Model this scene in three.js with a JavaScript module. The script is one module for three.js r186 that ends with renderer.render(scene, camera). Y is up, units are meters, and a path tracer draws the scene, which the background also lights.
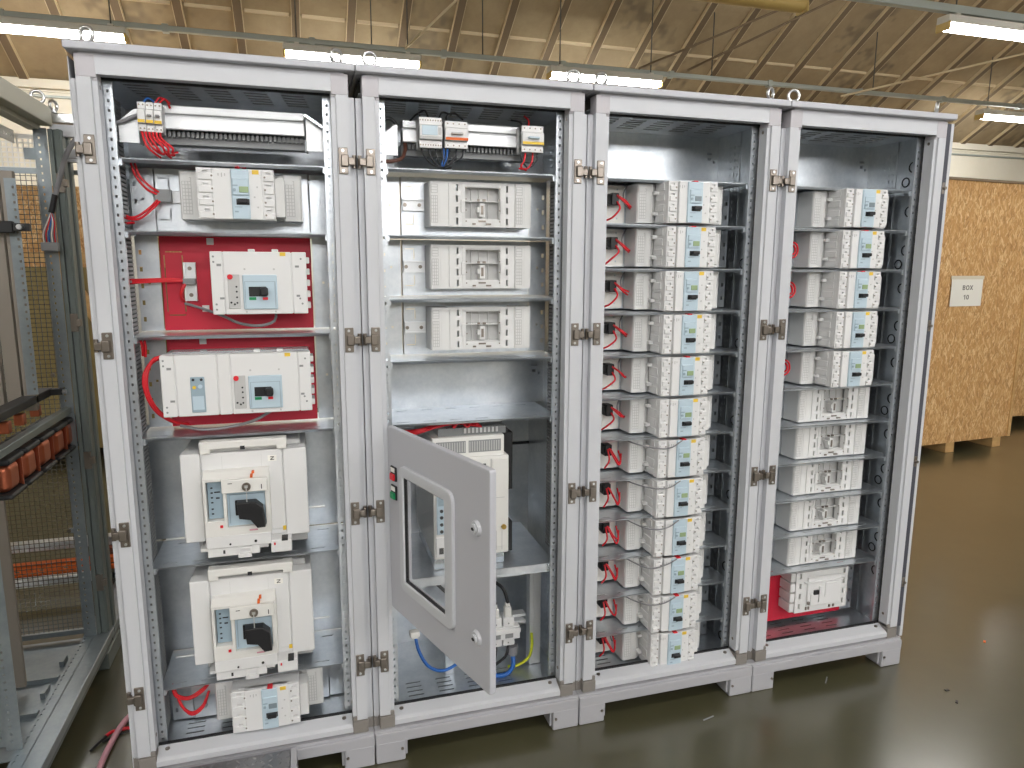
import * as THREE from 'three';
import { RoundedBoxGeometry } from 'three/addons/geometries/RoundedBoxGeometry.js';
import { mergeGeometries } from 'three/addons/utils/BufferGeometryUtils.js';
import { RectAreaLightUniformsLib } from 'three/addons/lights/RectAreaLightUniformsLib.js';

// ---------------------------------------------------------------- camera, renderer
const renderer = new THREE.WebGLRenderer({ antialias: true });
renderer.toneMapping = THREE.LinearToneMapping;
renderer.toneMappingExposure = .575;
renderer.shadowMap.enabled = true;
RectAreaLightUniformsLib.init();
const scene = new THREE.Scene();
scene.background = new THREE.Color(0x000000);
const camera = new THREE.PerspectiveCamera(57.2466, 1024 / 768, 0.05, 100);
camera.position.set(-0.1745, 1.6388, 2.1579);
camera.rotation.order = 'YXZ';
camera.rotation.set(-0.16495, -0.29087, 0.00447);
const LAMP = 42, GLOW = 60;          // lamp strengths (area light, visible diffuser)

// ---------------------------------------------------------------- helpers
let seed = 7;
const rnd = () => { seed = (seed * 1664525 + 1013904223) >>> 0; return seed / 4294967296; };
const rr = (a, b) => a + (b - a) * rnd();
const names = new Map();
function numbered(n) { const k = names.get(n) || 0; names.set(n, k + 1); return k ? `${n}_${String(k).padStart(3, '0')}` : n; }

function B(x0, x1, y0, y1, z0, z1, r = 0, seg = 1) {          // box by its limits
  const w = x1 - x0, h = y1 - y0, d = z1 - z0;
  const g = r > 0 ? new RoundedBoxGeometry(w, h, d, seg, Math.min(r, w / 2.01, h / 2.01, d / 2.01)) : new THREE.BoxGeometry(w, h, d);
  g.translate((x0 + x1) / 2, (y0 + y1) / 2, (z0 + z1) / 2); return g;
}
function cyl(r, h, x, y, z, axis = 'y', n = 14, r2 = r) {
  const g = new THREE.CylinderGeometry(r2, r, h, n);
  if (axis === 'x') g.rotateZ(Math.PI / 2); if (axis === 'z') g.rotateX(Math.PI / 2);
  g.translate(x, y, z); return g;
}
const rect = (S, x0, x1, y0, y1) => { S.moveTo(x0, y0); S.lineTo(x1, y0); S.lineTo(x1, y1); S.lineTo(x0, y1); S.lineTo(x0, y0); return S; };
function rrect(S, x0, x1, y0, y1, r) {
  S.moveTo(x0 + r, y0); S.lineTo(x1 - r, y0); S.quadraticCurveTo(x1, y0, x1, y0 + r); S.lineTo(x1, y1 - r); S.quadraticCurveTo(x1, y1, x1 - r, y1);
  S.lineTo(x0 + r, y1); S.quadraticCurveTo(x0, y1, x0, y1 - r); S.lineTo(x0, y0 + r); S.quadraticCurveTo(x0, y0, x0 + r, y0); return S;
}
// plate with rectangular holes [cu, cv, w, h]; plane xy (at z), zy (at x), xz (at y); grows from `at` by t
function plate(u0, u1, v0, v1, plane, at, t, holes = [], r = 0, arcs = []) {
  const S = r ? rrect(new THREE.Shape(), u0, u1, v0, v1, r) : rect(new THREE.Shape(), u0, u1, v0, v1);
  for (const [cu, cv, w, h, sk = 0] of holes) {
    const P = new THREE.Path(); P.moveTo(cu - w / 2 - sk, cv - h / 2); P.lineTo(cu + w / 2 - sk, cv - h / 2); P.lineTo(cu + w / 2 + sk, cv + h / 2); P.lineTo(cu - w / 2 + sk, cv + h / 2); P.lineTo(cu - w / 2 - sk, cv - h / 2);
    S.holes.push(P);
  }
  for (const [cu, cv, ra, w] of arcs) for (const a0 of [.25, .25 + Math.PI]) {       // punched half-ring slots
    const P = new THREE.Path(), n = 7, pt = (q, a) => [cu + q * Math.cos(a), cv + q * Math.sin(a)]; const L = [];
    for (let k = 0; k <= n; k++) L.push(pt(ra + w / 2, a0 + 2.64 * k / n)); for (let k = n; k >= 0; k--) L.push(pt(ra - w / 2, a0 + 2.64 * k / n));
    P.moveTo(...L[0]); L.slice(1).forEach(q => P.lineTo(...q)); P.lineTo(...L[0]); S.holes.push(P);
  }
  const g = new THREE.ExtrudeGeometry(S, { depth: t, bevelEnabled: false, curveSegments: 3 });
  const m = new THREE.Matrix4();
  if (plane === 'xy') m.makeTranslation(0, 0, at);
  else if (plane === 'zy') m.set(0, 0, 1, at, 0, 1, 0, 0, -1, 0, 0, 0, 0, 0, 0, 1);      // u -> -z, v -> y, depth -> x
  else m.set(1, 0, 0, 0, 0, 0, 1, at, 0, -1, 0, 0, 0, 0, 0, 1);                             // u -> x, v -> -z, depth -> y
  g.applyMatrix4(m); return g;
}
function prof(pts, len, axis, at) {            // closed profile swept along x (pts are z,y), y (pts are x,z) or z (pts are x,y)
  const S = new THREE.Shape(pts.map(p => new THREE.Vector2(p[0], p[1])));
  const g = new THREE.ExtrudeGeometry(S, { depth: len, bevelEnabled: false });
  const m = new THREE.Matrix4();
  if (axis === 'x') m.set(0, 0, 1, at, 0, 1, 0, 0, 1, 0, 0, 0, 0, 0, 0, 1);
  else if (axis === 'y') m.set(1, 0, 0, 0, 0, 0, 1, at, 0, 1, 0, 0, 0, 0, 0, 1);
  else m.makeTranslation(0, 0, at);
  g.applyMatrix4(m);
  if (m.determinant() < 0) { const q = g.toNonIndexed ? g : g; const p = q.attributes.position, n = q.attributes.normal; for (let i = 0; i < p.count; i += 3) for (const a of [p, n, q.attributes.uv]) { const k = a.itemSize; for (let c = 0; c < k; c++) { const t = a.array[(i + 1) * k + c]; a.array[(i + 1) * k + c] = a.array[(i + 2) * k + c]; a.array[(i + 2) * k + c] = t; } } q.computeVertexNormals(); }
  return g;
}
function tube(pts, r, seg = 24, n = 7) {
  const c = new THREE.CatmullRomCurve3(pts.map(p => new THREE.Vector3(...p)), false, 'centripetal');
  return new THREE.TubeGeometry(c, seg, r, n);
}
function bar(a, b, w, n = 6) {
  const A = new THREE.Vector3(...a), Bv = new THREE.Vector3(...b), d = Bv.clone().sub(A), L = d.length();
  const g = new THREE.CylinderGeometry(w, w, L, n); g.translate(0, L / 2, 0);
  g.applyQuaternion(new THREE.Quaternion().setFromUnitVectors(new THREE.Vector3(0, 1, 0), d.normalize())); g.translate(...a); return g;
}
function fin(geos) {                            // merge and give uv in metres
  const list = (Array.isArray(geos) ? geos : [geos]).flat(3).map(g => {
    const q = g.index ? g.toNonIndexed() : g; for (const k of Object.keys(q.attributes)) if (!['position', 'normal', 'uv'].includes(k)) q.deleteAttribute(k);
    q.morphAttributes = {}; return q;
  });
  const g = list.length > 1 ? mergeGeometries(list, false) : list[0];
  const p = g.attributes.position, n = g.attributes.normal, uv = g.attributes.uv;
  for (let i = 0; i < p.count; i += 3) {
    let nx = 0, ny = 0, nz = 0; for (let k = 0; k < 3; k++) { nx += n.getX(i + k); ny += n.getY(i + k); nz += n.getZ(i + k); }
    nx = Math.abs(nx); ny = Math.abs(ny); nz = Math.abs(nz);
    for (let k = 0; k < 3; k++) { const x = p.getX(i + k), y = p.getY(i + k), z = p.getZ(i + k); if (nz >= nx && nz >= ny) uv.setXY(i + k, x, y); else if (nx >= ny) uv.setXY(i + k, z, y); else uv.setXY(i + k, x, z); }
  }
  return g;
}
function mesh(name, g, m) { const o = new THREE.Mesh(g, m); o.name = name; o.castShadow = o.receiveShadow = true; return o; }
const ORG = new WeakMap();
const orgOf = p => { let o = p; while (o) { if (ORG.has(o)) return ORG.get(o); o = o.parent; } return [0, 0, 0]; };
const SPLIT = new Set(['hinge_screw', 'terminal_screw', 'side_rib', 'rail_screw', 'contact_hole', 'cover_mark', 'side_pin', 'edge_frame', 'mesh_frame', 'terminal_tab', 'rear_cradle', 'panel_dot', 'clamp', 'foot_clamp', 'marker', 'insulator_bolt', 'mesh_clip', 'case_screw', 'cover_screw', 'drawer_screw', 'clip', 'side_block', 'key', 'leg', 'support', 'cutout_edge', 'trip_dial', 'lead', 'batten', 'cover_line', 'stand', 'heatsink']);
const STUFF = new Set(['grille', 'comb_teeth', 'duct_fingers', 'vent_fin', 'wire_mesh', 'terminal_row', 'raised_pattern']);
function part(parent, name, geos, m, label) {
  if (SPLIT.has(name) && Array.isArray(geos) && geos.length > 1) return geos.map(q => part(parent, name, [q], m, label))[0];
  const g = fin(geos), o = orgOf(parent); g.translate(-o[0], -o[1], -o[2]);
  const q = mesh(name, g, m); parent.add(q); if (label) q.userData.label = label; if (STUFF.has(name)) q.userData.kind = 'stuff'; return q;
}
function thing(name, label, category, org = [0, 0, 0], pos = org, group) {      // Group at a base point; parts are drawn in design coordinates
  const o = new THREE.Group(); o.name = numbered(name); scene.add(o); o.position.set(...pos); ORG.set(o, org);
  o.userData = { label, category }; if (group) o.userData.group = group; return o;
}
function solo(name, label, category, geos, m, org, group) {   // a thing that is one mesh
  const g = fin(geos); g.translate(-org[0], -org[1], -org[2]); const o = mesh(numbered(name), g, m); o.position.set(...org); scene.add(o);
  o.userData = { label, category }; if (group) o.userData.group = group; return o;
}
function copyTo(src, pos, label) { const c = src.clone(); c.name = numbered(src.name.replace(/_\d{3}$/, '')); c.position.set(...pos); scene.add(c); c.userData = { ...src.userData, label }; return c; }

// ---------------------------------------------------------------- textures
function vnoise(w, h, cells, sd) {              // tileable value noise, 0..1
  let s = sd; const r = () => { s = (s * 1664525 + 1013904223) >>> 0; return s / 4294967296; };
  const gx = cells, gy = Math.max(1, Math.round(cells * h / w)), v = new Float32Array(gx * gy).map(r), o = new Float32Array(w * h);
  for (let y = 0; y < h; y++) for (let x = 0; x < w; x++) {
    const fx = x / w * gx, fy = y / h * gy, x0 = Math.floor(fx), y0 = Math.floor(fy); let u = fx - x0, t = fy - y0; u = u * u * (3 - 2 * u); t = t * t * (3 - 2 * t);
    const a = v[(y0 % gy) * gx + x0 % gx], b = v[(y0 % gy) * gx + (x0 + 1) % gx], c = v[((y0 + 1) % gy) * gx + x0 % gx], d = v[((y0 + 1) % gy) * gx + (x0 + 1) % gx];
    o[y * w + x] = (a + (b - a) * u) * (1 - t) + (c + (d - c) * u) * t;
  }
  return o;
}
function fbm(n, octs, sd) { const o = new Float32Array(n * n); let tot = 0; octs.forEach(([c, a], i) => { const v = vnoise(n, n, c, sd + i * 97); tot += a; for (let k = 0; k < o.length; k++) o[k] += v[k] * a; }); for (let k = 0; k < o.length; k++) o[k] /= tot; return o; }
function dtex(n, f, srgb, metres) {
  const d = new Uint8Array(n * n * 4);
  for (let i = 0; i < n * n; i++) { const c = f(i, i % n, Math.floor(i / n)); d[i * 4] = c[0]; d[i * 4 + 1] = c[1]; d[i * 4 + 2] = c[2]; d[i * 4 + 3] = 255; }
  const t = new THREE.DataTexture(d, n, n, THREE.RGBAFormat); t.wrapS = t.wrapT = THREE.RepeatWrapping; t.magFilter = THREE.LinearFilter; t.minFilter = THREE.LinearMipmapLinearFilter; t.generateMipmaps = true;
  if (srgb) t.colorSpace = THREE.SRGBColorSpace; t.repeat.set(1 / metres, 1 / metres); t.needsUpdate = true; return t;
}
function ctex(w, h, draw, mw, mh = mw) {
  const c = document.createElement('canvas'); c.width = w; c.height = h; draw(c.getContext('2d'), w, h);
  const t = new THREE.CanvasTexture(c); t.wrapS = t.wrapT = THREE.RepeatWrapping; t.colorSpace = THREE.SRGBColorSpace; t.repeat.set(1 / mw, 1 / mh); return t;
}
const clamp = v => Math.max(0, Math.min(255, v));
const mix = (a, b, t) => a.map((v, i) => clamp(v + (b[i] - v) * t));
// zinc: broad flow marks plus fine spangle
const nA = fbm(256, [[5, 1], [11, .8], [40, .5], [90, .35]], 11), nB = fbm(256, [[6, 1], [24, .7], [80, .5]], 31);
const zincCol = dtex(256, i => mix([196, 203, 210], [226, 230, 234], nA[i] * 1.5 - .25), true, .5);
const zincRough = dtex(256, i => { const v = clamp(68 + nB[i] * 26); return [v, v, v]; }, false, .5);
const nF = fbm(512, [[4, 1], [9, .8], [30, .4], [100, .2]], 51);
const floorCol = dtex(512, i => { return mix([72, 70, 50], [85, 82, 61], nF[i] * 1.6 - .3); }, true, 3.1);
const nC = fbm(512, [[3, 1], [8, 1], [20, .7], [60, .4], [160, .3]], 91), nC2 = fbm(512, [[5, 1], [14, .6], [50, .5]], 133);
const ceilCol = dtex(512, i => { let c = mix([158, 140, 110], [184, 166, 133], nC[i] * 1.8 - .4); if (nC2[i] > .6) c = mix(c, [112, 101, 84], Math.min(.6, (nC2[i] - .6) * 4)); return c; }, true, 2.7);
const wallCol = dtex(256, i => mix([238, 231, 210], [245, 240, 224], nA[i]), true, 2.2);
const osbCol = ctex(1024, 1024, (g, w, h) => {
  let s = 5; const r = () => { s = (s * 1664525 + 1013904223) >>> 0; return s / 4294967296; };
  g.fillStyle = '#c0925a'; g.fillRect(0, 0, w, h);
  const cols = ['#cb9e66', '#d8b07a', '#b08450', '#e0bd8a', '#bd9058', '#a37848', '#d0a670', '#c4975f', '#e6c898'];
  for (let k = 0; k < 5200; k++) {
    const x = r() * w, y = r() * h, L = 18 + r() * 52, t = 4 + r() * 11, a = Math.PI / 2 + (r() - .5) * 1.5;
    g.fillStyle = cols[Math.floor(r() * cols.length)]; g.globalAlpha = .45 + r() * .4;
    for (const ox of [-w, 0, w]) for (const oy of [-h, 0, h]) {
      if (x + ox < -80 || x + ox > w + 80 || y + oy < -80 || y + oy > h + 80) continue;
      g.save(); g.translate(x + ox, y + oy); g.rotate(a); g.beginPath(); g.moveTo(-L / 2, -t / 2); g.lineTo(L / 2 - t * .6, -t / 2); g.lineTo(L / 2, t / 3); g.lineTo(-L / 2 + t * .5, t / 2); g.closePath(); g.fill(); g.restore();
    }
  }
}, 1.2);
const nW = fbm(256, [[4, 1], [60, .6]], 201);
const woodCol = dtex(256, (i, x, y) => { const v = nW[y * 256 + (x * 6) % 256] * .7 + nW[((y * 9) % 256) * 256 + x] * .5; return mix([176, 134, 80], [214, 176, 120], v); }, true, .6);

// ---------------------------------------------------------------- materials
const std = (color, roughness = .5, o = {}) => new THREE.MeshStandardMaterial({ color, roughness, ...o });
const M = {
  frame: std('#c9cbd0', .42), frameCap: std('#bebbc0', .45), capDark: std('#85807b', .5), cover: std('#bfc0c7', .4), plinth: std('#aeaeb3', .45),
  gasket: std('#4a4b55', .6), black: std('#17171a', .45), dark: std('#2b2c2f', .6),
  zinc: std('#ffffff', 1, { metalness: .86, map: zincCol, roughnessMap: zincRough }),
  zincShaded: std('#b4babb', 1, { metalness: .7, map: zincCol, roughnessMap: zincRough }),  // same zinc, darkened in colour for the shady area of the open frame
  zincDark: std('#9aa0a4', .45, { metalness: .85, roughnessMap: zincRough }),
  nickel: std('#8a827a', .36, { metalness: .95 }), steel: std('#d8dadb', .28, { metalness: .95 }), brass: std('#b79a55', .35, { metalness: .9 }),
  galvRail: std('#e2e4e6', .42, { metalness: .55 }),
  shell: std('#e1e1e1', .48), base: std('#dcdcdb', .55), baseLo: std('#bfbfbe', .6), cream: std('#e2e1dd', .5),
  blue: std('#bccfdb', .35), blueDark: std('#98acb9', .35), lcd: std('#93a97f', .3), lcdOff: std('#7c8a92', .3),
  redPlate: std('#c91b37', .45), red: std('#d8222e', .42), yellow: std('#e6c13c', .5), orange: std('#d9641f', .55), green: std('#118a55', .4), white: std('#f1efe9', .5), pink: std('#d39aa6', .45),
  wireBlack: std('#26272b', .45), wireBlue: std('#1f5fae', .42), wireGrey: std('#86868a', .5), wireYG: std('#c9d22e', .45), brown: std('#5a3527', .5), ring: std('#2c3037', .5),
  duct: std('#8d8f90', .55), floor: new THREE.MeshPhysicalMaterial({ color: '#ffffff', roughness: .34, map: floorCol, clearcoat: 1, clearcoatRoughness: .2 }), wall: std('#ffffff', .85, { map: wallCol }),
  ceil: std('#ffffff', .9, { map: ceilCol }), rib: std('#7b6a54', .85), batten: std('#d6c5a3', .8), osb: std('#ffffff', .75, { map: osbCol }), wood: std('#ffffff', .75, { map: woodCol }),
  conduit: std('#b3bab4', .45, { metalness: .4 }), rodM: std('#5b5a57', .55, { metalness: .4 }), fixture: std('#d9d6cb', .5), yellowed: std('#cdb06a', .5),
  copper: std('#b4664a', .38, { metalness: .85 }), busbar: std('#8d857c', .42, { metalness: .45 }), insul: std('#1d1e20', .55), check: std('#8f8f92', .36, { metalness: .8 }),
  glass: new THREE.MeshPhysicalMaterial({ color: '#ffffff', roughness: .03, transmission: 1, thickness: 0, ior: 1.18 }),
  clear: new THREE.MeshPhysicalMaterial({ color: '#f4f8fa', roughness: .15, transmission: .75, thickness: 0 }),
  lampOn: std('#ffffff', .5, { emissive: '#fffdf6', emissiveIntensity: GLOW }),
};

// ---------------------------------------------------------------- the hall
const X0 = -8, X1 = 15, Z0 = -6.25, Z1 = 24;
const slope = z => 3.45 + .566 * (z - Z0);
const zs = -3.9, VAULT = [[zs, slope(zs)], [-2.4, 5.42], [-.6, 5.8], [1.37, 5.92], [3.4, 5.8], [5.2, 5.42], [6.7, 4.72], [8.9, 3.6], [9.2, 3.6], [11.4, 4.72], [12.9, 5.42], [14.7, 5.8], [16.6, 5.92], [18.6, 5.8], [20.4, 5.42], [21.9, 4.72], [Z1 + .1, 3.4]];
const ceilY = z => { if (z < zs) return slope(z); let k = 0; while (k < VAULT.length - 2 && VAULT[k + 1][0] < z) k++; const [a, b] = [VAULT[k], VAULT[k + 1]]; return a[1] + (b[1] - a[1]) * (z - a[0]) / (b[0] - a[0]); };
function structure(name, geos, m, label, category = 'wall') { const o = mesh(name, fin(geos), m); scene.add(o); o.userData = { kind: 'structure', label, category }; return o; }
structure('floor', B(X0 - .2, X1 + .2, -.2, 0, Z0 - .2, Z1 + .2), M.floor, 'glossy olive grey painted concrete floor of the workshop', 'floor');
structure('wall_back', B(X0, X1, 0, 3.6, Z0 - .2, Z0), M.wall, 'cream painted hall wall behind the cabinets', 'wall');
structure('wall_front', B(X0, X1, 0, 3.6, Z1, Z1 + .2), M.wall, 'cream painted hall wall behind the photographer', 'wall');
structure('wall_left', B(X0 - .2, X0, 0, 7, Z0 - .2, Z1 + .2), M.wall, 'cream end wall beyond the open frame cabinet', 'wall');
structure('wall_right', B(X1, X1 + .2, 0, 7, Z0 - .2, Z1 + .2), M.wall, 'cream end wall beyond the chipboard crates', 'wall');
structure('trim_1', [B(X0, X1, 3.36, 3.45, Z0, Z0 + .05, .01), B(X0, X1, 3.335, 3.35, Z0, Z0 + .02)], M.wall, 'cream ledge along the top of the back wall', 'trim');
structure('trim_2', [B(X0, X1, 3.28, 3.3, Z0, Z0 + .035)], M.conduit, 'grey conduit line under the ledge of the back wall', 'trim');
{ // ceiling: straight skirt of panels and ribs up from the wall, then the vault
  const c = new THREE.Group(); c.name = 'ceiling'; scene.add(c); c.userData = { kind: 'structure', label: 'tan vaulted ceiling of panels between ribs', category: 'ceiling' };
  const pz = VAULT;
  part(c, 'vault', prof([...pz, ...pz.slice().reverse().map(([z, y]) => [z, y + .2])], X1 - X0, 'x', X0), M.ceil);
  part(c, 'roof_deck', prof([[Z0 - .2, slope(Z0 - .2) + .03], [zs, slope(zs) + .03], [zs, slope(zs) + .25], [Z0 - .2, slope(Z0 - .2) + .25]], X1 - X0, 'x', X0), M.ceil);
  const pitch = .515, x00 = -1.65 - pitch * 12, ang = Math.atan(.566);
  const sl = (z0, z1, x0, x1, t, up = 0) => { const z0p = [z0, slope(z0) + up]; const z1p = [z1, slope(z1) + up]; return prof([z0p, z1p, [z1 , z1p[1] + t], [z0, z0p[1] + t]], x1 - x0, 'x', x0); };
  for (let k = 0; k < 43; k++) {
    const x = x00 + pitch * k; if (x > X1 - .6 || x < X0) continue;
    for (const [a, b] of [[Z0 - .02, -5.31], [-5.29, -4.2], [-4.18, zs]]) part(c, 'ceiling_panel', sl(a, b, x + .012, x + pitch - .012, .025, rr(0, .006)), M.ceil);
    const r = part(c, 'rib', sl(Z0, zs, x - .036, x + .036, .05, -.045), M.rib);
    part(c, 'joint_batten', B(x + .06, x + pitch - .06, slope(-5.3) - .018, slope(-5.3) + .012, -5.312, -5.288), M.batten);
    part(r, 'batten', [sl(Z0, zs, x - .042, x - .0362, .056, -.046), sl(Z0, zs, x + .0362, x + .042, .056, -.046)], M.batten);
  }
}

// ---------------------------------------------------------------- fluorescent lamps
function lamp(x, y, z, lit, label, rods = true) {
  const L = 1.23, g = thing('fluorescent_fixture', label, 'ceiling light', [x + L / 2, y, z]);
  part(g, 'housing', [B(x, x + L, y + .03, y + .1, z - .06, z + .06, .012), B(x + .1, x + .14, y + .1, y + .12, z - .03, z + .03), B(x + L - .14, x + L - .1, y + .1, y + .12, z - .03, z + .03)], lit ? M.fixture : M.yellowed);
  const e = new THREE.CylinderGeometry(.062, .062, L - .05, 16, 1, false, 0, Math.PI * 2); e.rotateZ(Math.PI / 2); e.scale(1, .6, 1); e.translate(x + L / 2, y + .025, z);
  part(g, 'diffuser', e, lit ? M.lampOn : M.yellowed);
  part(g, 'end_cap', B(x, x + .022, y - .018, y + .05, z - .064, z + .064, .01), M.yellowed); part(g, 'end_cap', B(x + L - .022, x + L, y - .018, y + .05, z - .064, z + .064, .01), M.yellowed);
  if (ceilY(z) > y + .14) for (const u of [.12, L - .12]) part(g, 'hanger_rod', bar([x + u, y + .1, z], [x + u, ceilY(z) + .005, z], .006), M.rodM);
  if (lit) { for (const k of [-1, 1]) { const a = new THREE.RectAreaLight('#f7f8ff', LAMP, L - .05, .08); a.position.set(0, -.002, k * .062); a.rotation.set(-Math.PI / 2 - k * .95, 0, 0); g.add(a); } }
  return g;
}
const lampSpots = [
  [-2.69, 3.48, -4.76, true, 'lit fluorescent batten lamp above the open frame cabinet'],
  [-.23, 3.48, -4.8, true, 'lit fluorescent batten lamp above the joint between red plate cabinet and door cabinet'],
  [2.25, 3.48, -4.75, true, 'lit fluorescent batten lamp showing above the joint beside the breaker column of twelve'],
  [7.95, 3.48, -4.93, true, 'lit fluorescent batten lamp by the wall above the chipboard crate marked BOX'],
  [4.7, 3.48, -2.5, true, 'lit fluorescent batten lamp in line with the unlit yellowed lamp'],
  [2.19, 3.48, -2.5, false, 'unlit yellowed fluorescent batten lamp under the ribs'],
];
for (const a of lampSpots) lamp(...a);
const far = []; for (const z of [-.2, 2.1, 4.4, 6.7]) for (const x of [-5.2, -2.7, -.23, 2.25, 4.7, 7.2]) if ((z > 2.2 || x < 5) && (z > 0 || Math.abs(x) > 4)) far.push([x, z]);
far.push([7.2, -.2]); for (const z of [9, 10.8, 12.6, 14.4]) for (const x of [-1.4, .6, 2.6, 4.6, 6.2, 7.8]) far.push([x, z]);  // the dense back rows are added for white reflections in the zinc
for (const [x, z] of far) lamp(x, 3.48, z, true, 'unseen lit fluorescent batten lamp over the workshop floor in front of the cabinets', false).userData.group = 'lamps over the workshop floor';

// conduits and ties along the ceiling
solo('conduit', 'grey cable conduit running above the wall-side lamp row', 'conduit', [B(X0 + .1, X1 - .1, 3.6, 3.645, -4.84, -4.79, .008), ...Array.from({ length: 17 }, (_, k) => B(-6 + k * 1.2, -5.95 + k * 1.2, 3.59, 3.655, -4.845, -4.785))], M.conduit, [3.5, 3.6, -4.8]);
solo('conduit', 'grey trunking running above the lamp row with the unlit lamp', 'conduit', B(X0 + .1, X1 - .1, 3.6, 3.66, -2.53, -2.47, .008), M.conduit, [3.5, 3.6, -2.5]);
for (const [a, b, l] of [[[3.7, 3.62, -4.6], [5.75, 4.62, -4.15], 'long thin brown tie rod slanting under the ribs'], [[3.2, 3.62, -4.7], [5.0, 4.4, -4.45], 'second brown tie rod slanting beside the long one'], [[5.6, 3.5, -4.6], [8.4, 4.2, -4.3], 'pale tie rod slanting down behind the end cabinet'], [[.85, 3.62, -4.75], [1.7, 4.4, -4.5], 'pale tie rod slanting over the cabinet with the open door']])
  solo('tie_rod', l, 'rod', bar(a, b, .013), l.startsWith('pale') ? M.batten : M.rib, a);
for (const [x, l] of [[.55, 'above the joint beside the red plate cabinet'], [1.6, 'above the cabinet with the open door'], [4.1, 'above the column of twelve breakers'], [6.2, 'above the cabinet with the empty sockets']]) solo('drop_rod', 'thin dark ceiling rod ' + l, 'rod', bar([x, 3.62, -4.8], [x, slope(-4.8), -4.8], .006), M.rodM, [x, 3.62, -4.8], 'drop rods on the conduit');

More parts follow.
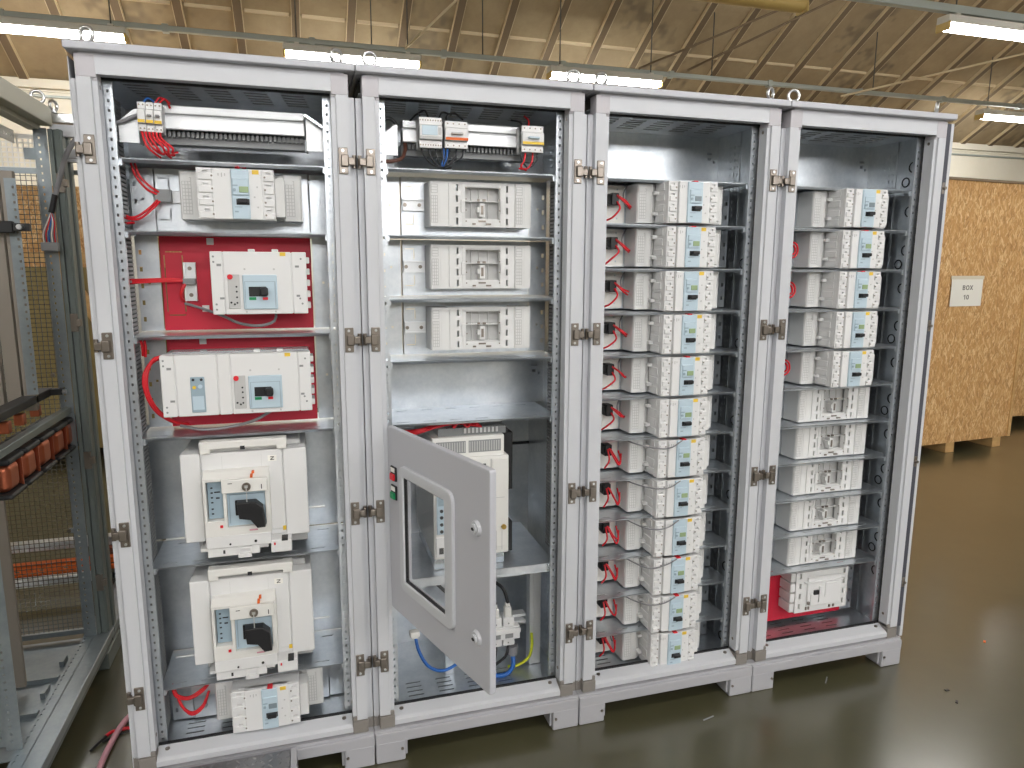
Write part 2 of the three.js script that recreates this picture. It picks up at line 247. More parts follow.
// ---------------------------------------------------------------- switchgear cabinets
const W = .725, ZB = -.5, CEIL = 2.137, FLOOR = .135;
const bayX = b => (b - 2) * W;
const range = (a, b, s) => { const o = []; for (let v = a; v <= b + 1e-9; v += s) o.push(v); return o; };
const HINGES = [1.938, 1.42, .8755, .3605];
const bolt = (x, y, z, r = .006) => [cyl(r, .004, x, y, z, 'z', 8), cyl(r * .5, .006, x, y, z, 'z', 6)];
function cabinet(b, label, opt) {
  const x = bayX(b), g = thing('switchgear_cabinet', label, 'cabinet', [x + W / 2, 0, -.25]);
  const m = v => x + v, R = v => x + W - v;                       // from the left, from the right
  const both = f => [f(m, 1), f(R, -1)];
  const bx = (fx, a, c, ...q) => { const p = fx(a), r = fx(c); return B(Math.min(p, r), Math.max(p, r), ...q); };
  // plinth
  part(g, 'plinth_rail', [B(m(.001), R(.001), .07, .109, -.02, .016, .004), B(m(.001), R(.001), .105, .117, -.05, .006), B(m(.004), R(.004), .07, .115, ZB - .02, ZB + .02), B(m(.001), m(.03), .07, .115, ZB, -.02), B(R(.03), R(.001), .07, .115, ZB, -.02)], M.plinth);
  for (const fx of [m, R]) {
    const f = part(g, 'foot', [bx(fx, .002, .1, 0, .076, -.075, .0165, .006, 2), bx(fx, .1, .108, .012, .07, -.06, .004, .002)], M.plinth);
    part(f, 'foot_bolt', cyl(.005, .006, fx(.089), .045, .017, 'z', 8), M.nickel);
    part(g, 'foot', bx(fx, .002, .1, 0, .076, ZB - .01, ZB + .08, .006), M.plinth);
  }
  // front frame: posts, header and sill with their corner caps
  for (const [fx, s] of [[m, 1], [R, -1]]) {
    const pts = [[.02, 0], [.054, 0], [.0555, -.007], [.068, -.007], [.068, -.05], [.02, -.05]].map(([u, z]) => [fx(u), z]);
    const p = part(g, 'front_post', prof(s > 0 ? pts : pts.reverse(), 2.12 - .165, 'y', .165), M.frame);
    part(p, 'recess_strip', [bx(fx, .0012, .02, .15, 2.118, -.05, -.022, .002), bx(fx, .011, .0125, .15, 2.118, -.023, -.021)], M.frame);
    part(p, 'corner_cap', [bx(fx, .019, .068, 2.118, 2.176, -.05, .0008, .003), bx(fx, .0555, .0685, 2.112, 2.13, -.05, -.004, .003)], M.frameCap, 'greyish plastic corner cap at the top of the post');
    part(p, 'corner_cap', [bx(fx, .019, .069, .117, .16, -.05, .0012, .003), bx(fx, .04, .068, .16, .176, -.05, -.001, .003), bx(fx, .001, .02, .117, .155, -.05, -.022)], M.capDark, 'dark grey plastic corner cap at the foot of the post');
    part(p, 'jamb_screw', cyl(.006, .003, fx(.0675), .215, -.03, 'x', 8), M.nickel);
    part(p, 'jamb_screw', cyl(.006, .003, fx(.0675), 2.1, -.03, 'x', 8), M.nickel);
    part(p, 'gasket', bx(fx, .05, .066, .15, 2.13, -.058, -.05), M.black);
    // perforated upright behind the post
    part(g, 'perforated_upright', [plate(Math.min(fx(.05), fx(.09)), Math.max(fx(.05), fx(.09)), .15, CEIL, 'xy', -.064, .002, range(.175, 2.11, .025).map(y => [fx(.078), y, .006, .008])), bx(fx, .0885, .09, .15, CEIL, -.074, -.064)], M.zinc);
    // side sheet with square holes and knock-outs
    const sx = s > 0 ? m(.03) : R(.033);
    part(g, 'side_sheet', plate(.06, -ZB, .12, CEIL + .01, 'zy', sx, .002, opt.sideHoles ? range(.16, 2.1, .025).flatMap(y => [[.085, y, .007, .01]]) : []), M.zinc);
    if (s < 0) opt.rows.forEach((y, i) => { for (const [dy, z, r] of i % 2 ? [[0, -.125, .019], [-.055, -.155, .017]] : [[0, -.125, .019]]) { const t = new THREE.TorusGeometry(r, .0026, 6, 18); t.rotateY(Math.PI / 2); t.translate(sx - .001, y + dy, z); part(g, 'knockout_shade', t, M.ring); } });  // dark rings paint the shade of the punched knock-out slots
    if (opt.sideHoles) { const u = part(g, 'rear_upright', plate(.205, .275, .14, CEIL, 'zy', s > 0 ? m(.034) : R(.037), .002, range(.16, 2.1, .025).flatMap(y => [[.216, y, .006, .008], [.236, y, .0115, .0125], [.262, y, .007, .006]])), M.zinc); }
  }
  part(g, 'header_rail', prof([[0, 2.127], [0, 2.175], [-.05, 2.175], [-.05, 2.131]], W - .13, 'x', m(.065)), M.frame);
  part(g, 'sill_rail', [prof([[0, .124], [0, .141], [-.01, .148], [-.05, .162], [-.05, .117]], W - .13, 'x', m(.065))], M.frame);
  for (const fx of [m, R]) part(g, 'sill_screw', cyl(.007, .004, fx(.095), .158, -.035, 'y', 8), M.nickel);
  part(g, 'sill_gasket', B(m(.066), R(.066), .15, .168, -.058, -.05), M.black);
  part(g, 'header_gasket', B(m(.066), R(.066), 2.125, 2.15, -.058, -.05), M.black);
  part(g, 'top_cover', [B(m(.001), R(.001), 2.18, 2.201, ZB - .03, .0245, .004), B(m(.03), R(.03), 2.174, 2.18, ZB, .0)], M.cover);
  // ceiling plate with louvre slots, floor tray
  const zc = opt.deepTop ? -ZB : .36;
  const vents = []; for (let k = 0; k < 5; k++) for (let j = 0; j < 6; j++) vents.push([m(.13 + k * .105 + j * .004), .115 + j * .034, .066, .017, .003]);
  part(g, 'ceiling_plate', plate(m(.014), R(.014), .058, zc, 'xz', CEIL, .002, vents), M.zinc);
  const fv = []; for (let k = 0; k < 4; k++) for (let j = 0; j < 4; j++) fv.push([m(.16 + k * .11), .13 + j * .026, .055, .006, .002]);
  part(g, 'floor_tray', [plate(m(.014), R(.014), .058, -ZB, 'xz', FLOOR - .002, .002, fv), B(m(.02), R(.02), .13, .138, -.064, -.06)], M.zinc);
  part(g, 'floor_slot_shade', B(m(.014), R(.014), .117, .119, ZB, -.05), M.black);  // black sheet puts shade behind the tray slots
  part(g, 'roof_slot_shade', B(m(.014), R(.014), 2.17, 2.172, ZB, -.05), M.black);  // black colour supplies the dark seen through the louvre slots
  // eyebolts
  for (const fx of [m, R]) for (const z of [-.03, ZB + .04]) {
    const t = new THREE.TorusGeometry(.019, .0052, 8, 20); t.rotateY(rr(-.9, .9)); t.translate(fx(.047), 2.229, z);
    part(g, 'eyebolt', [t, cyl(.011, .008, fx(.047), 2.204, z), cyl(.0065, .012, fx(.047), 2.209, z)], M.steel);
  }
  // hinges
  for (const y of HINGES) for (const [fx, s] of [[m, 1], [R, -1]]) {
    if (s < 0 && b === 4) continue;
    const h = part(g, 'hinge', [bx(fx, .026, .052, y - .037, y + .037, 0, .005, .002), bx(fx, .024, .046, y - .017, y + .017, .004, .014, .004), bx(fx, .006, .026, y - .012, y + .01, -.014, .009, .003)], M.nickel);
    part(h, 'hinge_pin', cyl(.006, .036, fx(.008), y, -.008), M.nickel);
    part(h, 'hinge_screw', [bolt(fx(.04), y + .028, .005, .0042), bolt(fx(.04), y - .028, .005, .0042)], M.steel);
  }
  if (b === 4) for (const y of HINGES) part(g, 'catch', [B(R(.018), R(.004), y - .022, y + .022, -.024, .002, .003), cyl(.006, .014, R(.01), y, .004, 'z', 8)], M.nickel);
  // back panels
  for (const [y0, y1, z] of opt.backs) part(g, 'back_panel', plate(m(.014), R(.014), y0, y1, 'xy', z, .002, z > -.4 ? [[R(.07), y1 - .06, .022, .008], [R(.07), y1 - .08, .014, .01], [R(.05), y1 - .09, .008, .01], [m(.11), y1 - .03, .005, .006], [m(.13), y1 - .03, .005, .006], [m(.15), y1 - .03, .005, .006]].filter(h => h[1] > y0 + .03) : []), M.zinc);
  // shelves
  for (const [y, z0 = -.33, z1 = -.07] of opt.shelves) {
    const hol = []; for (let k = 0; k < 6; k++) { hol.push([m(.13 + k * .088), .1, .045, .006, .003]); hol.push([m(.15 + k * .088), -z0 - .045, .04, .008, .004]); }
    part(g, 'shelf', [plate(m(.081), R(.066), -z1, -z0, 'xz', y - .002, .002, hol), prof([[z1, y - .0005], [z1, y - .003], [z1 - .011, y - .011], [z1 - .0125, y - .0095], [z1 - .002, y - .0015]], W - .157, 'x', m(.082)), B(m(.082), m(.097), y - .02, y - .002, z1 - .03, z1 - .002), B(R(.095), R(.075), y - .02, y - .002, z1 - .03, z1 - .002)], M.zinc);
  }
  // mounting plates
  for (const [y0, y1, z, c] of opt.plates) {
    const yc = (y0 + y1) / 2, sl = y1 - y0 > .25 && b === 1 ? [[m(.19), yc + .093, .046, .0035], [m(.19), yc - .097, .046, .0035], [m(.163), yc - .002, .0035, .17], [m(.213), yc - .002, .0035, .17]] : b < 3 ? [[m(.176), yc + .06, .03, .0035], [m(.176), yc - .06, .03, .0035], [m(.191), yc + .041, .0035, .03], [m(.191), yc - .041, .0035, .03]] : [];
    part(g, 'mounting_plate', [plate(m(.152), m(.588), y0 + .006, y1 - .01, 'xy', z - .002, .002, sl), B(m(.152), m(.154), y0 + .006, y1 - .01, z - .03, z), B(m(.586), m(.588), y0 + .006, y1 - .01, z - .03, z)], c ? M.redPlate : M.zinc, c ? 'red painted mounting plate' : undefined);
    for (const [a, e, fx] of [[.085, .148, m], [.592, .655, m]]) part(g, 'mounting_bracket', plate(m(a), m(e), y0 + .005, y1 - .01, 'xy', z - .01, .002, range(y0 + .04, y1 - .03, .05).map(y => [m(a < .3 ? a + .012 : e - .012), y, .008, .014]).concat([[m((a + e) / 2), (y0 + y1) / 2, .007, .007]])), M.zinc);
  }
  for (const [fa, fb, y0, y1] of opt.ducts) {
    const fing = range(y0 + .006, y1 - .006, .0125).map(y => [B(m(fa) - .001, m(fb) + .001, y - .0038, y + .0038, -.2, -.198), B(m(fa), m(fb), y - .0038, y + .0038, -.102, -.1), fa < .3 ? B(m(fb), m(fb) + .0015, y - .0038, y + .0038, -.198, -.1) : B(m(fa) - .0015, m(fa), y - .0038, y + .0038, -.198, -.1)]);
    const d = part(g, 'wiring_duct', [B(fa < .3 ? m(fa) : m(fb) - .002, fa < .3 ? m(fa) + .002 : m(fb), y0, y1, -.2, -.1), B(m(fa), m(fb), y0, y1, -.2, -.196), ...[[-.104, -.1]].map(([a, c]) => fa < .3 ? B(m(fb) - .001, m(fb) + .001, y0, y1, a, c) : B(m(fa) - .001, m(fa) + .001, y0, y1, a, c))], M.duct);
    part(d, 'duct_fingers', fing, M.duct);
  }
  return g;
}
const rowsOf = (top, n, d) => Array.from({ length: n }, (_, k) => top - d * k);
const sh3 = rowsOf(1.935, 12, .15), sh4 = rowsOf(1.935, 11, .15);
const cab1 = cabinet(1, 'open grey switchgear cabinet with two red mounting plates and two large drawout breakers', {
  deepTop: true, sideHoles: true, rows: [], backs: [[1.735, CEIL, ZB], [.339, .733, -.311], [.739, 1.13, -.311], [.12, .335, -.33]],
  shelves: [[1.93, -.45], [1.735], [1.437], [1.137], [.735, -.31], [.335, -.31]], plates: [[1.735, 1.93, -.2, 0], [1.437, 1.735, -.2, 1], [1.137, 1.437, -.2, 1], [.135, .335, -.2, 0]], ducts: [[.034, .078, .16, 2.1]],
});
const cab2 = cabinet(2, 'open grey switchgear cabinet with the small swung-open windowed door', {
  sideHoles: true, rows: [], backs: [[1.935, CEIL, -.36], [1.135, 1.335, -.33], [.12, 1.135, ZB], [1.94, CEIL, ZB], [1.14, 1.33, ZB]],
  shelves: [[1.935, -.36], [1.735], [1.537], [1.34], [1.135]], plates: [[1.735, 1.935, -.2, 0], [1.537, 1.735, -.2, 0], [1.34, 1.537, -.2, 0]], ducts: [[.665, .702, .62, 1.93]],
});
const cab3 = cabinet(3, 'open grey switchgear cabinet holding a column of twelve breakers', {
  sideHoles: true, rows: sh3.map(y => y - .075).concat([2.03]), backs: [[1.935, CEIL, -.36], [.12, 1.935, -.33], [.12, CEIL, ZB]], shelves: sh3.map(y => [y]), plates: sh3.map((y, i) => [i < 11 ? sh3[i + 1] : FLOOR, y, -.2, 0]), ducts: [],
});
const cab4 = cabinet(4, 'open grey switchgear cabinet holding five breakers above five empty sockets', {
  sideHoles: true, rows: sh4.map(y => y - .075).concat([2.03]), backs: [[1.935, CEIL, -.36], [.12, 1.935, -.33], [.12, CEIL, ZB]], shelves: sh4.map(y => [y]), plates: sh4.map((y, i) => [i < 10 ? sh4[i + 1] : FLOOR + .015, y, -.2, i === 10 ? 1 : 0]), ducts: [],
});
// end panels on the outer sides
part(cab1, 'end_panel', B(bayX(1) - .0015, bayX(1) + .001, .117, 2.172, ZB, -.024), M.frame);
part(cab4, 'end_panel', B(bayX(5) - .001, bayX(5) + .014, .117, 2.172, ZB, .0, .003), M.frame);
part(cab4, 'end_gasket', B(bayX(5) - .0195, bayX(5) - .002, .165, 2.17, -.022, .0006), M.gasket, 'dark grey gasket strip along the end post');
// shelf beam and support post in the lower part of the door cabinet
{
  const x = bayX(2);
  part(cab2, 'deep_shelf', [B(x + .03, x + .655, .597, .6, ZB + .01, -.07), B(x + .03, x + .655, .568, .6, -.072, -.07)], M.zinc);
  part(cab2, 'shelf_clip', B(x + .625, x + .652, .57, .597, -.07, -.066, .001), M.zincDark);
  part(cab2, 'support_post', [B(x + .618, x + .65, .137, .565, -.235, -.2, .003), B(x + .605, x + .618, .137, .565, -.24, -.2)], M.galvRail);
  part(cab2, 'rear_rail', [B(x + .03, x + .7, .93, .94, ZB + .004, ZB + .01), B(x + .57, x + .575, .6, 1.13, ZB + .004, ZB + .012)], M.dark);
  // the swung-open door
  const d = new THREE.Group(); d.name = 'door'; cab2.add(d); ORG.set(d, [0, 0, 0]); d.position.set(x + .068 - (x + W / 2), 0, .25); d.rotation.y = -72.1 * Math.PI / 180;
  const S = rrect(new THREE.Shape(), 0, .585, .552, 1.147, .006); S.holes.push(rrect(new THREE.Path(), .11, .376, .672, 1.021, .006));
  const pg = new THREE.ExtrudeGeometry(S, { depth: .012, bevelEnabled: true, bevelSize: .003, bevelThickness: .004, bevelSegments: 2, curveSegments: 4 }); pg.translate(0, 0, -.016);
  d.userData.label = 'grey hinged door standing open with a window and two locks';
  part(d, 'door_panel', [pg, B(.57, .5865, .553, 1.146, -.02, -.011, .003), B(-.003, .02, .553, 1.146, -.02, -.011, .003), B(.001, .584, 1.13, 1.1475, -.02, -.011, .003), B(.001, .584, .5515, .567, -.02, -.011, .003)], M.cover);
  const F = rrect(new THREE.Shape(), .093, .411, .651, 1.043, .03); F.holes.push(rrect(new THREE.Path(), .112, .374, .675, 1.018, .008));
  const fg = new THREE.ExtrudeGeometry(F, { depth: .006, bevelEnabled: true, bevelSize: .004, bevelThickness: .004, bevelSegments: 3, curveSegments: 6 }); fg.translate(0, 0, 0);
  const wf = part(d, 'window_frame', fg, M.frame);
  const K = rrect(new THREE.Shape(), .106, .379, .669, 1.023, .01); K.holes.push(rrect(new THREE.Path(), .119, .367, .682, 1.011, .006));
  const kg = new THREE.ExtrudeGeometry(K, { depth: .01, bevelEnabled: false }); kg.translate(0, 0, -.006);
  part(wf, 'window_gasket', kg, M.black);
  part(wf, 'window_pane', B(.113, .373, .676, 1.017, -.002, .001), M.glass);
  for (const y of [.984, .683]) { const c = part(d, 'lock', [cyl(.022, .008, .527, y, .004, 'z', 20, .018), cyl(.012, .014, .527, y, .006, 'z', 14)], M.frame); part(c, 'key_slot', [B(.521, .533, y - .0025, y + .0025, .0125, .0145), cyl(.0045, .002, .527, y, .0135, 'z', 10)], M.dark); }
  for (const [y, c, n] of [[1.0, M.red, 'red push button with a white plate'], [.94, M.green, 'green push button with a white plate']]) {
    const h = part(d, 'push_button', B(.024, .062, y - .016, y + .03, 0, .006, .003), M.dark, n);
    part(h, 'button_cap', B(.028, .058, y - .014, y + .008, .004, .012, .004), c); part(h, 'button_plate', B(.03, .056, y + .012, y + .026, .005, .007), M.white);
  }
}

// ---------------------------------------------------------------- breakers, sockets
// design coordinates: bay-local x, y = 0 at the row centre, z in the cabinet; the group stands at its mounting plate
const DX = .4, DZ = -.2;
function device(name, label, cat, bay, yc, group, half = .07) { const g = thing(name, label, cat, [DX, -half, DZ], [bayX(bay) + DX, yc - half, DZ], group); return g; }
const grid = (x0, x1, y0, y1, nx, ny, z, t = .0012, gap = .0022) => { const o = [], w = (x1 - x0) / nx, h = (y1 - y0) / ny; for (let i = 0; i < nx; i++) for (let j = 0; j < ny; j++) o.push(B(x0 + i * w + gap / 2, x0 + (i + 1) * w - gap / 2, y0 + j * h + gap / 2, y0 + (j + 1) * h - gap / 2, z, z + t)); return o; };
function socketBase(g, h = .07, full = true) {            // plug-in base with end terminal covers
  const z = -.115;
  const b = part(g, 'socket_base', [B(.29, .512, -h + .004, h - .004, DZ, -.138, .002), B(.276, .3, -h + .004, h - .004, -.16, -.122, .002), B(.5, .524, -h + .004, h - .004, -.16, -.122, .002)], M.baseLo);
  for (const [x0, x1] of [[.228, .29], [.512, .568]]) {
    const c = part(g, 'terminal_cover', prof([[x0, DZ], [x0 + .002, z - .006], [x0 + .006, z], [x1 - .006, z], [x1, z - .004], [x1, DZ]].map(p => p), h * 2 - .006, 'y', -h + .003), M.base);
    part(c, 'grille_field', B(x0 + .009, x0 + .035, -h + .017, h - .019, z - .002, z + .0004), M.baseLo); part(c, 'grille', grid(x0 + .01, x0 + .034, -h + .018, h - .02, 3, 10, z - .0002, .0016), M.base);
    part(c, 'moulding', [B(x0 + .008, x0 + .03, h - .03, h - .008, z, z + .0012), B(x0 + .038, x0 + .0385, -h + .01, h - .01, z, z + .0012)], M.base);
  }
  if (full) for (const y of [-.035, .035]) part(b, 'clip', [B(.286, .304, y - .006, y + .006, -.125, -.1, .002), B(.498, .516, y - .006, y + .006, -.125, -.1, .002)], M.base);
  return b;
}
function caseBreaker(g, h, v = {}) {
  const zf = -.03;
  const L = v.side ? .304 : .286, bl = v.side ? .374 : .377, br = v.side ? .431 : .425;
  part(g, 'breaker_case', [B(L, .492, -h, h, -.15, zf - .012, .003), B(L + .04, .46, -h, h, -.06, zf, .003, 2)], M.shell);
  const teeth = (x0, x1, s, name) => {
    const cx = (x0 + x1) / 2, ys = [0, 1, 2, 3].map(k => -h + h * 2 * (k + .5) / 4), o = [plate(x0, x1, -h, h, 'xy', zf - .012, .008, ys.map(y => [cx - .0005, y + .008, .015, .0065])), B(x0 + .0005, x1 - .0005, -h + .0005, h - .0005, -.06, zf - .026)], hol = [];
    for (let k = 0; k < 4; k++) { const y = -h + h * 2 * (k + .5) / 4; o.push(B(x0 + .004, x1 - .002, y - h / 4 + .003, y + .003, zf - .005, zf + .001, .0015)); hol.push(cyl(.0028, .002, s > 0 ? x1 - .006 : x0 + .007, y - .004, zf + .0008, 'z', 8)); if (v.side) { if (s > 0) o.push(B(x0 - .004, x0, y - .012, y + .012, -.12, -.06, .002)); } }
    const t = part(g, name, o, M.shell); part(t, 'terminal_screw', hol, M.nickel);
  };
  teeth(L + .001, v.side ? .337 : .333, 1, 'terminal_shroud'); teeth(.46, .492, -1, 'terminal_shroud');
  const f = part(g, 'control_panel', [B(bl, br, -h + .001, h - .001, zf - .01, zf + .006, .003, 2), B(.38, .424, -h * .05, h * .62, zf, zf + .01, .003)], M.blue, 'pale blue control strip');
  part(f, 'display', B(.398, .423, h * .06, h * .3, zf + .009, zf + .012, .002), v.lcd ? M.lcd : M.lcdOff); part(f, 'dial', [cyl(.0045, .003, .386, h * .16, zf + .011, 'z', 10), B(.381, .395, h * .3, h * .36, zf + .009, zf + .011)], M.blueDark);
  part(f, 'toggle', [B(.389, .424, -h * .42, -h * .18, zf + .003, zf + .007, .001), B(.393, .421, -h * .36, -h * .18, zf + .005, zf + .022, .003)], M.black, 'black toggle lever'); part(f, 'panel_mark', [B(.384, .394, -h * .72, -h * .66, zf + .0055, zf + .007), B(.384, .404, -h * .52, -h * .49, zf + .0055, zf + .0065)], M.blueDark);
  part(g, 'case_screw', [cyl(.0026, .002, .446, h * .3, zf, 'z', 8), cyl(.0026, .002, .446, -h * .5, zf, 'z', 8), cyl(.0026, .002, .438, -h * .1, zf, 'z', 8), B(.343, .346, h * .7, h * .8, zf - .001, zf + .0007), B(.352, .355, h * .66, h * .82, zf - .001, zf + .0007), B(.36, .363, h * .7, h * .8, zf - .001, zf + .0007)], M.baseLo);
  if (v.yellow) part(g, 'sticker', B(.434, .452, h * .8, h * .97, zf, zf + .0008), M.yellow, 'yellow sticker');
  if (v.redTop) part(g, 'red_tab', B(.396, .412, h - .004, h + .003, zf - .02, zf + .004, .001), M.red, 'small red tab');
  part(g, 'right_cover', [B(.492, .52, -h + .01, h - .02, -.12, -.055, .003), B(.5, .516, h - .026, h - .018, -.06, -.054)], M.base);
}
const ORD = ['first', 'second', 'third', 'fourth', 'fifth', 'sixth', 'seventh', 'eighth', 'ninth', 'tenth', 'eleventh', 'lowest'];
sh3.forEach((y, i) => {
  const yc = (y + (i < 11 ? sh3[i + 1] : .137)) / 2 - .002;
  const g = device('circuit_breaker', `moulded-case breaker with blue strip, ${ORD[i]} from the top in the column of twelve`, 'breaker', 3, yc, 'breakers in the column of twelve', .069);
  socketBase(g, .069); caseBreaker(g, .069, { side: 1, lcd: i > 0, yellow: i > 0, redTop: [0, 1, 3, 4, 6, 9, 10, 11].includes(i) });
});
for (let i = 0; i < 5; i++) {
  const g = device('circuit_breaker', `moulded-case breaker with blue strip, ${ORD[i]} from the top in the group of five`, 'breaker', 4, (sh4[i] + sh4[i + 1]) / 2 - .002, 'breakers in the group of five above the empty sockets', .069);
  socketBase(g, .069); caseBreaker(g, .069, { side: 1, lcd: i > 0, yellow: true, redTop: i === 1 || i === 2 });
}
function emptySocket(g, h = .07) {                        // socket with its slots and open middle
  const z = -.115;
  for (const [x0, x1] of [[.228, .29], [.51, .568]]) {
    const c = part(g, 'terminal_cover', prof([[x0, DZ], [x0 + .002, z - .006], [x0 + .006, z], [x1, z], [x1, DZ]], h * 2, 'y', -h), M.base);
    part(c, 'grille_field', [B(x0 + .007, x0 + .029, -h + .011, h - .044, z - .002, z + .0004), B(x0 + .007, x0 + .029, h - .037, h - .009, z - .002, z + .0004)], M.baseLo); part(c, 'grille', [grid(x0 + .008, x0 + .028, -h + .012, h - .045, 3, 8, z - .0002, .0016), grid(x0 + .008, x0 + .028, h - .036, h - .01, 1, 3, z - .0002, .0016)], M.base); part(c, 'moulding', B(x0 + .036, x0 + .0365, -h + .006, h - .006, z, z + .001), M.base);
  }
  const slots = x => range(-.052, .053, .0347).map(y => [x, y, .007, .02]);
  const ys = [-.052, -.0173, .0173, .052];
  const f = part(g, 'socket_frame', [plate(.29, .512, -h, h, 'xy', z - .022, .02, [...slots(.32), ...slots(.487), [.4045, .006, .116, .104]])], M.base);
  part(f, 'side_rib', [B(.292, .306, -h + .004, h - .004, z - .004, z + .001), B(.332, .345, -h * .35, h * .22, z - .004, z + .003, .001), B(.464, .474, -h * .35, h * .22, z - .004, z + .003, .001), B(.336, .345, -h + .004, h - .004, z - .004, z), B(.464, .472, -h + .004, h - .004, z - .004, z)], M.base);
  const w = part(g, 'socket_well', [B(.34, .47, -h + .008, h - .006, DZ, -.148)], M.baseLo);
  part(w, 'well_rib', [B(.345, .464, .0105, .0135, -.15, -.126), B(.345, .464, -.046, -.043, -.15, -.126), ...[.372, .398, .43].map(x => B(x - .0006, x + .0006, -.046, .058, -.15, -.142)), B(.345, .464, .055, .059, -.15, -.12)], M.base);
  part(w, 'contact_socket', [B(.394, .412, -.038, .006, -.15, -.118, .002), B(.388, .398, -.022, -.006, -.15, -.12)], M.base); part(w, 'contact_hole', [B(.399, .407, -.03, -.002, -.119, -.1165), B(.388, .396, .012, .019, -.128, -.122), B(.406, .416, .012, .019, -.128, -.122), B(.39, .414, -.054, -.049, -.13, -.114), B(.37, .38, -.063, -.058, -.13, -.112), B(.415, .432, -.063, -.058, -.13, -.112), ...ys.flatMap(y => [B(.347, .351, y - .002, y + .002, -.115, -.1135), B(.459, .463, y - .002, y + .002, -.115, -.1135)])], M.nickel);  // nickel pieces, the small ones standing in for dark recess holes
  return g;
}
[1.735, 1.537, 1.34].forEach((y, i) => {
  const g = device('breaker_socket', `empty plug-in breaker socket, ${['upper', 'middle', 'lower'][i]} of the three under the energy meter`, 'socket', 2, [1.836, 1.638, 1.437][i], 'empty sockets above the open door'); emptySocket(g);
  part(g, 'din_rail', [B(.155, .226, -.019, .019, DZ, -.192, .001), B(.155, .226, -.019, -.014, -.192, -.186), B(.155, .226, .014, .019, -.192, -.186)], M.galvRail);
  part(g, 'rail_screw', [cyl(.006, .003, .163, 0, -.19, 'z', 10), cyl(.006, .003, .21, 0, -.19, 'z', 10)], M.nickel);
});
for (let i = 5; i < 10; i++) { const g = device('breaker_socket', `empty plug-in breaker socket, ${ORD[i - 5]} from the top below the group of five breakers`, 'socket', 4, (sh4[i] + sh4[i + 1]) / 2 - .002, 'empty sockets below the five breakers', .069); emptySocket(g, .069); }
{ // wide socket on the red plate at the bottom
  const g = thing('breaker_socket', 'wide white multi-slot socket on the red plate under the empty sockets', 'socket', [.42, .215, DZ], [bayX(4) + .42, .215, DZ]);
  const sl = range(.245, .385, .045).flatMap(y => [[.313, y, .01, .024], [.53, y, .01, .024]]);
  const b = part(g, 'socket_frame', [plate(.291, .55, .218, .396, 'xy', -.15, .024, sl), B(.3, .54, .225, .39, DZ, -.15)], M.base);
  part(b, 'side_block', range(.22, .37, .0445).map(y => B(.268, .291, y + .002, y + .04, DZ, -.13, .003)), M.base);
  part(b, 'middle_block', [B(.345, .51, .245, .372, -.127, -.118, .003), B(.36, .37, .25, .3, -.118, -.114), B(.4, .41, .26, .33, -.118, -.112), B(.43, .49, .28, .34, -.118, -.114), B(.33, .52, .35, .354, -.127, -.112)], M.shell);
  part(b, 'latch', B(.373, .398, .295, .315, -.119, -.111, .002), M.black, 'black latch'); part(b, 'contact_hole', [B(.345, .353, .255, .268, -.119, -.111), B(.343, .349, .228, .24, -.127, -.122), B(.356, .362, .228, .24, -.127, -.122), B(.46, .468, .226, .236, -.127, -.122), B(.48, .488, .226, .236, -.127, -.122)], M.nickel);
}
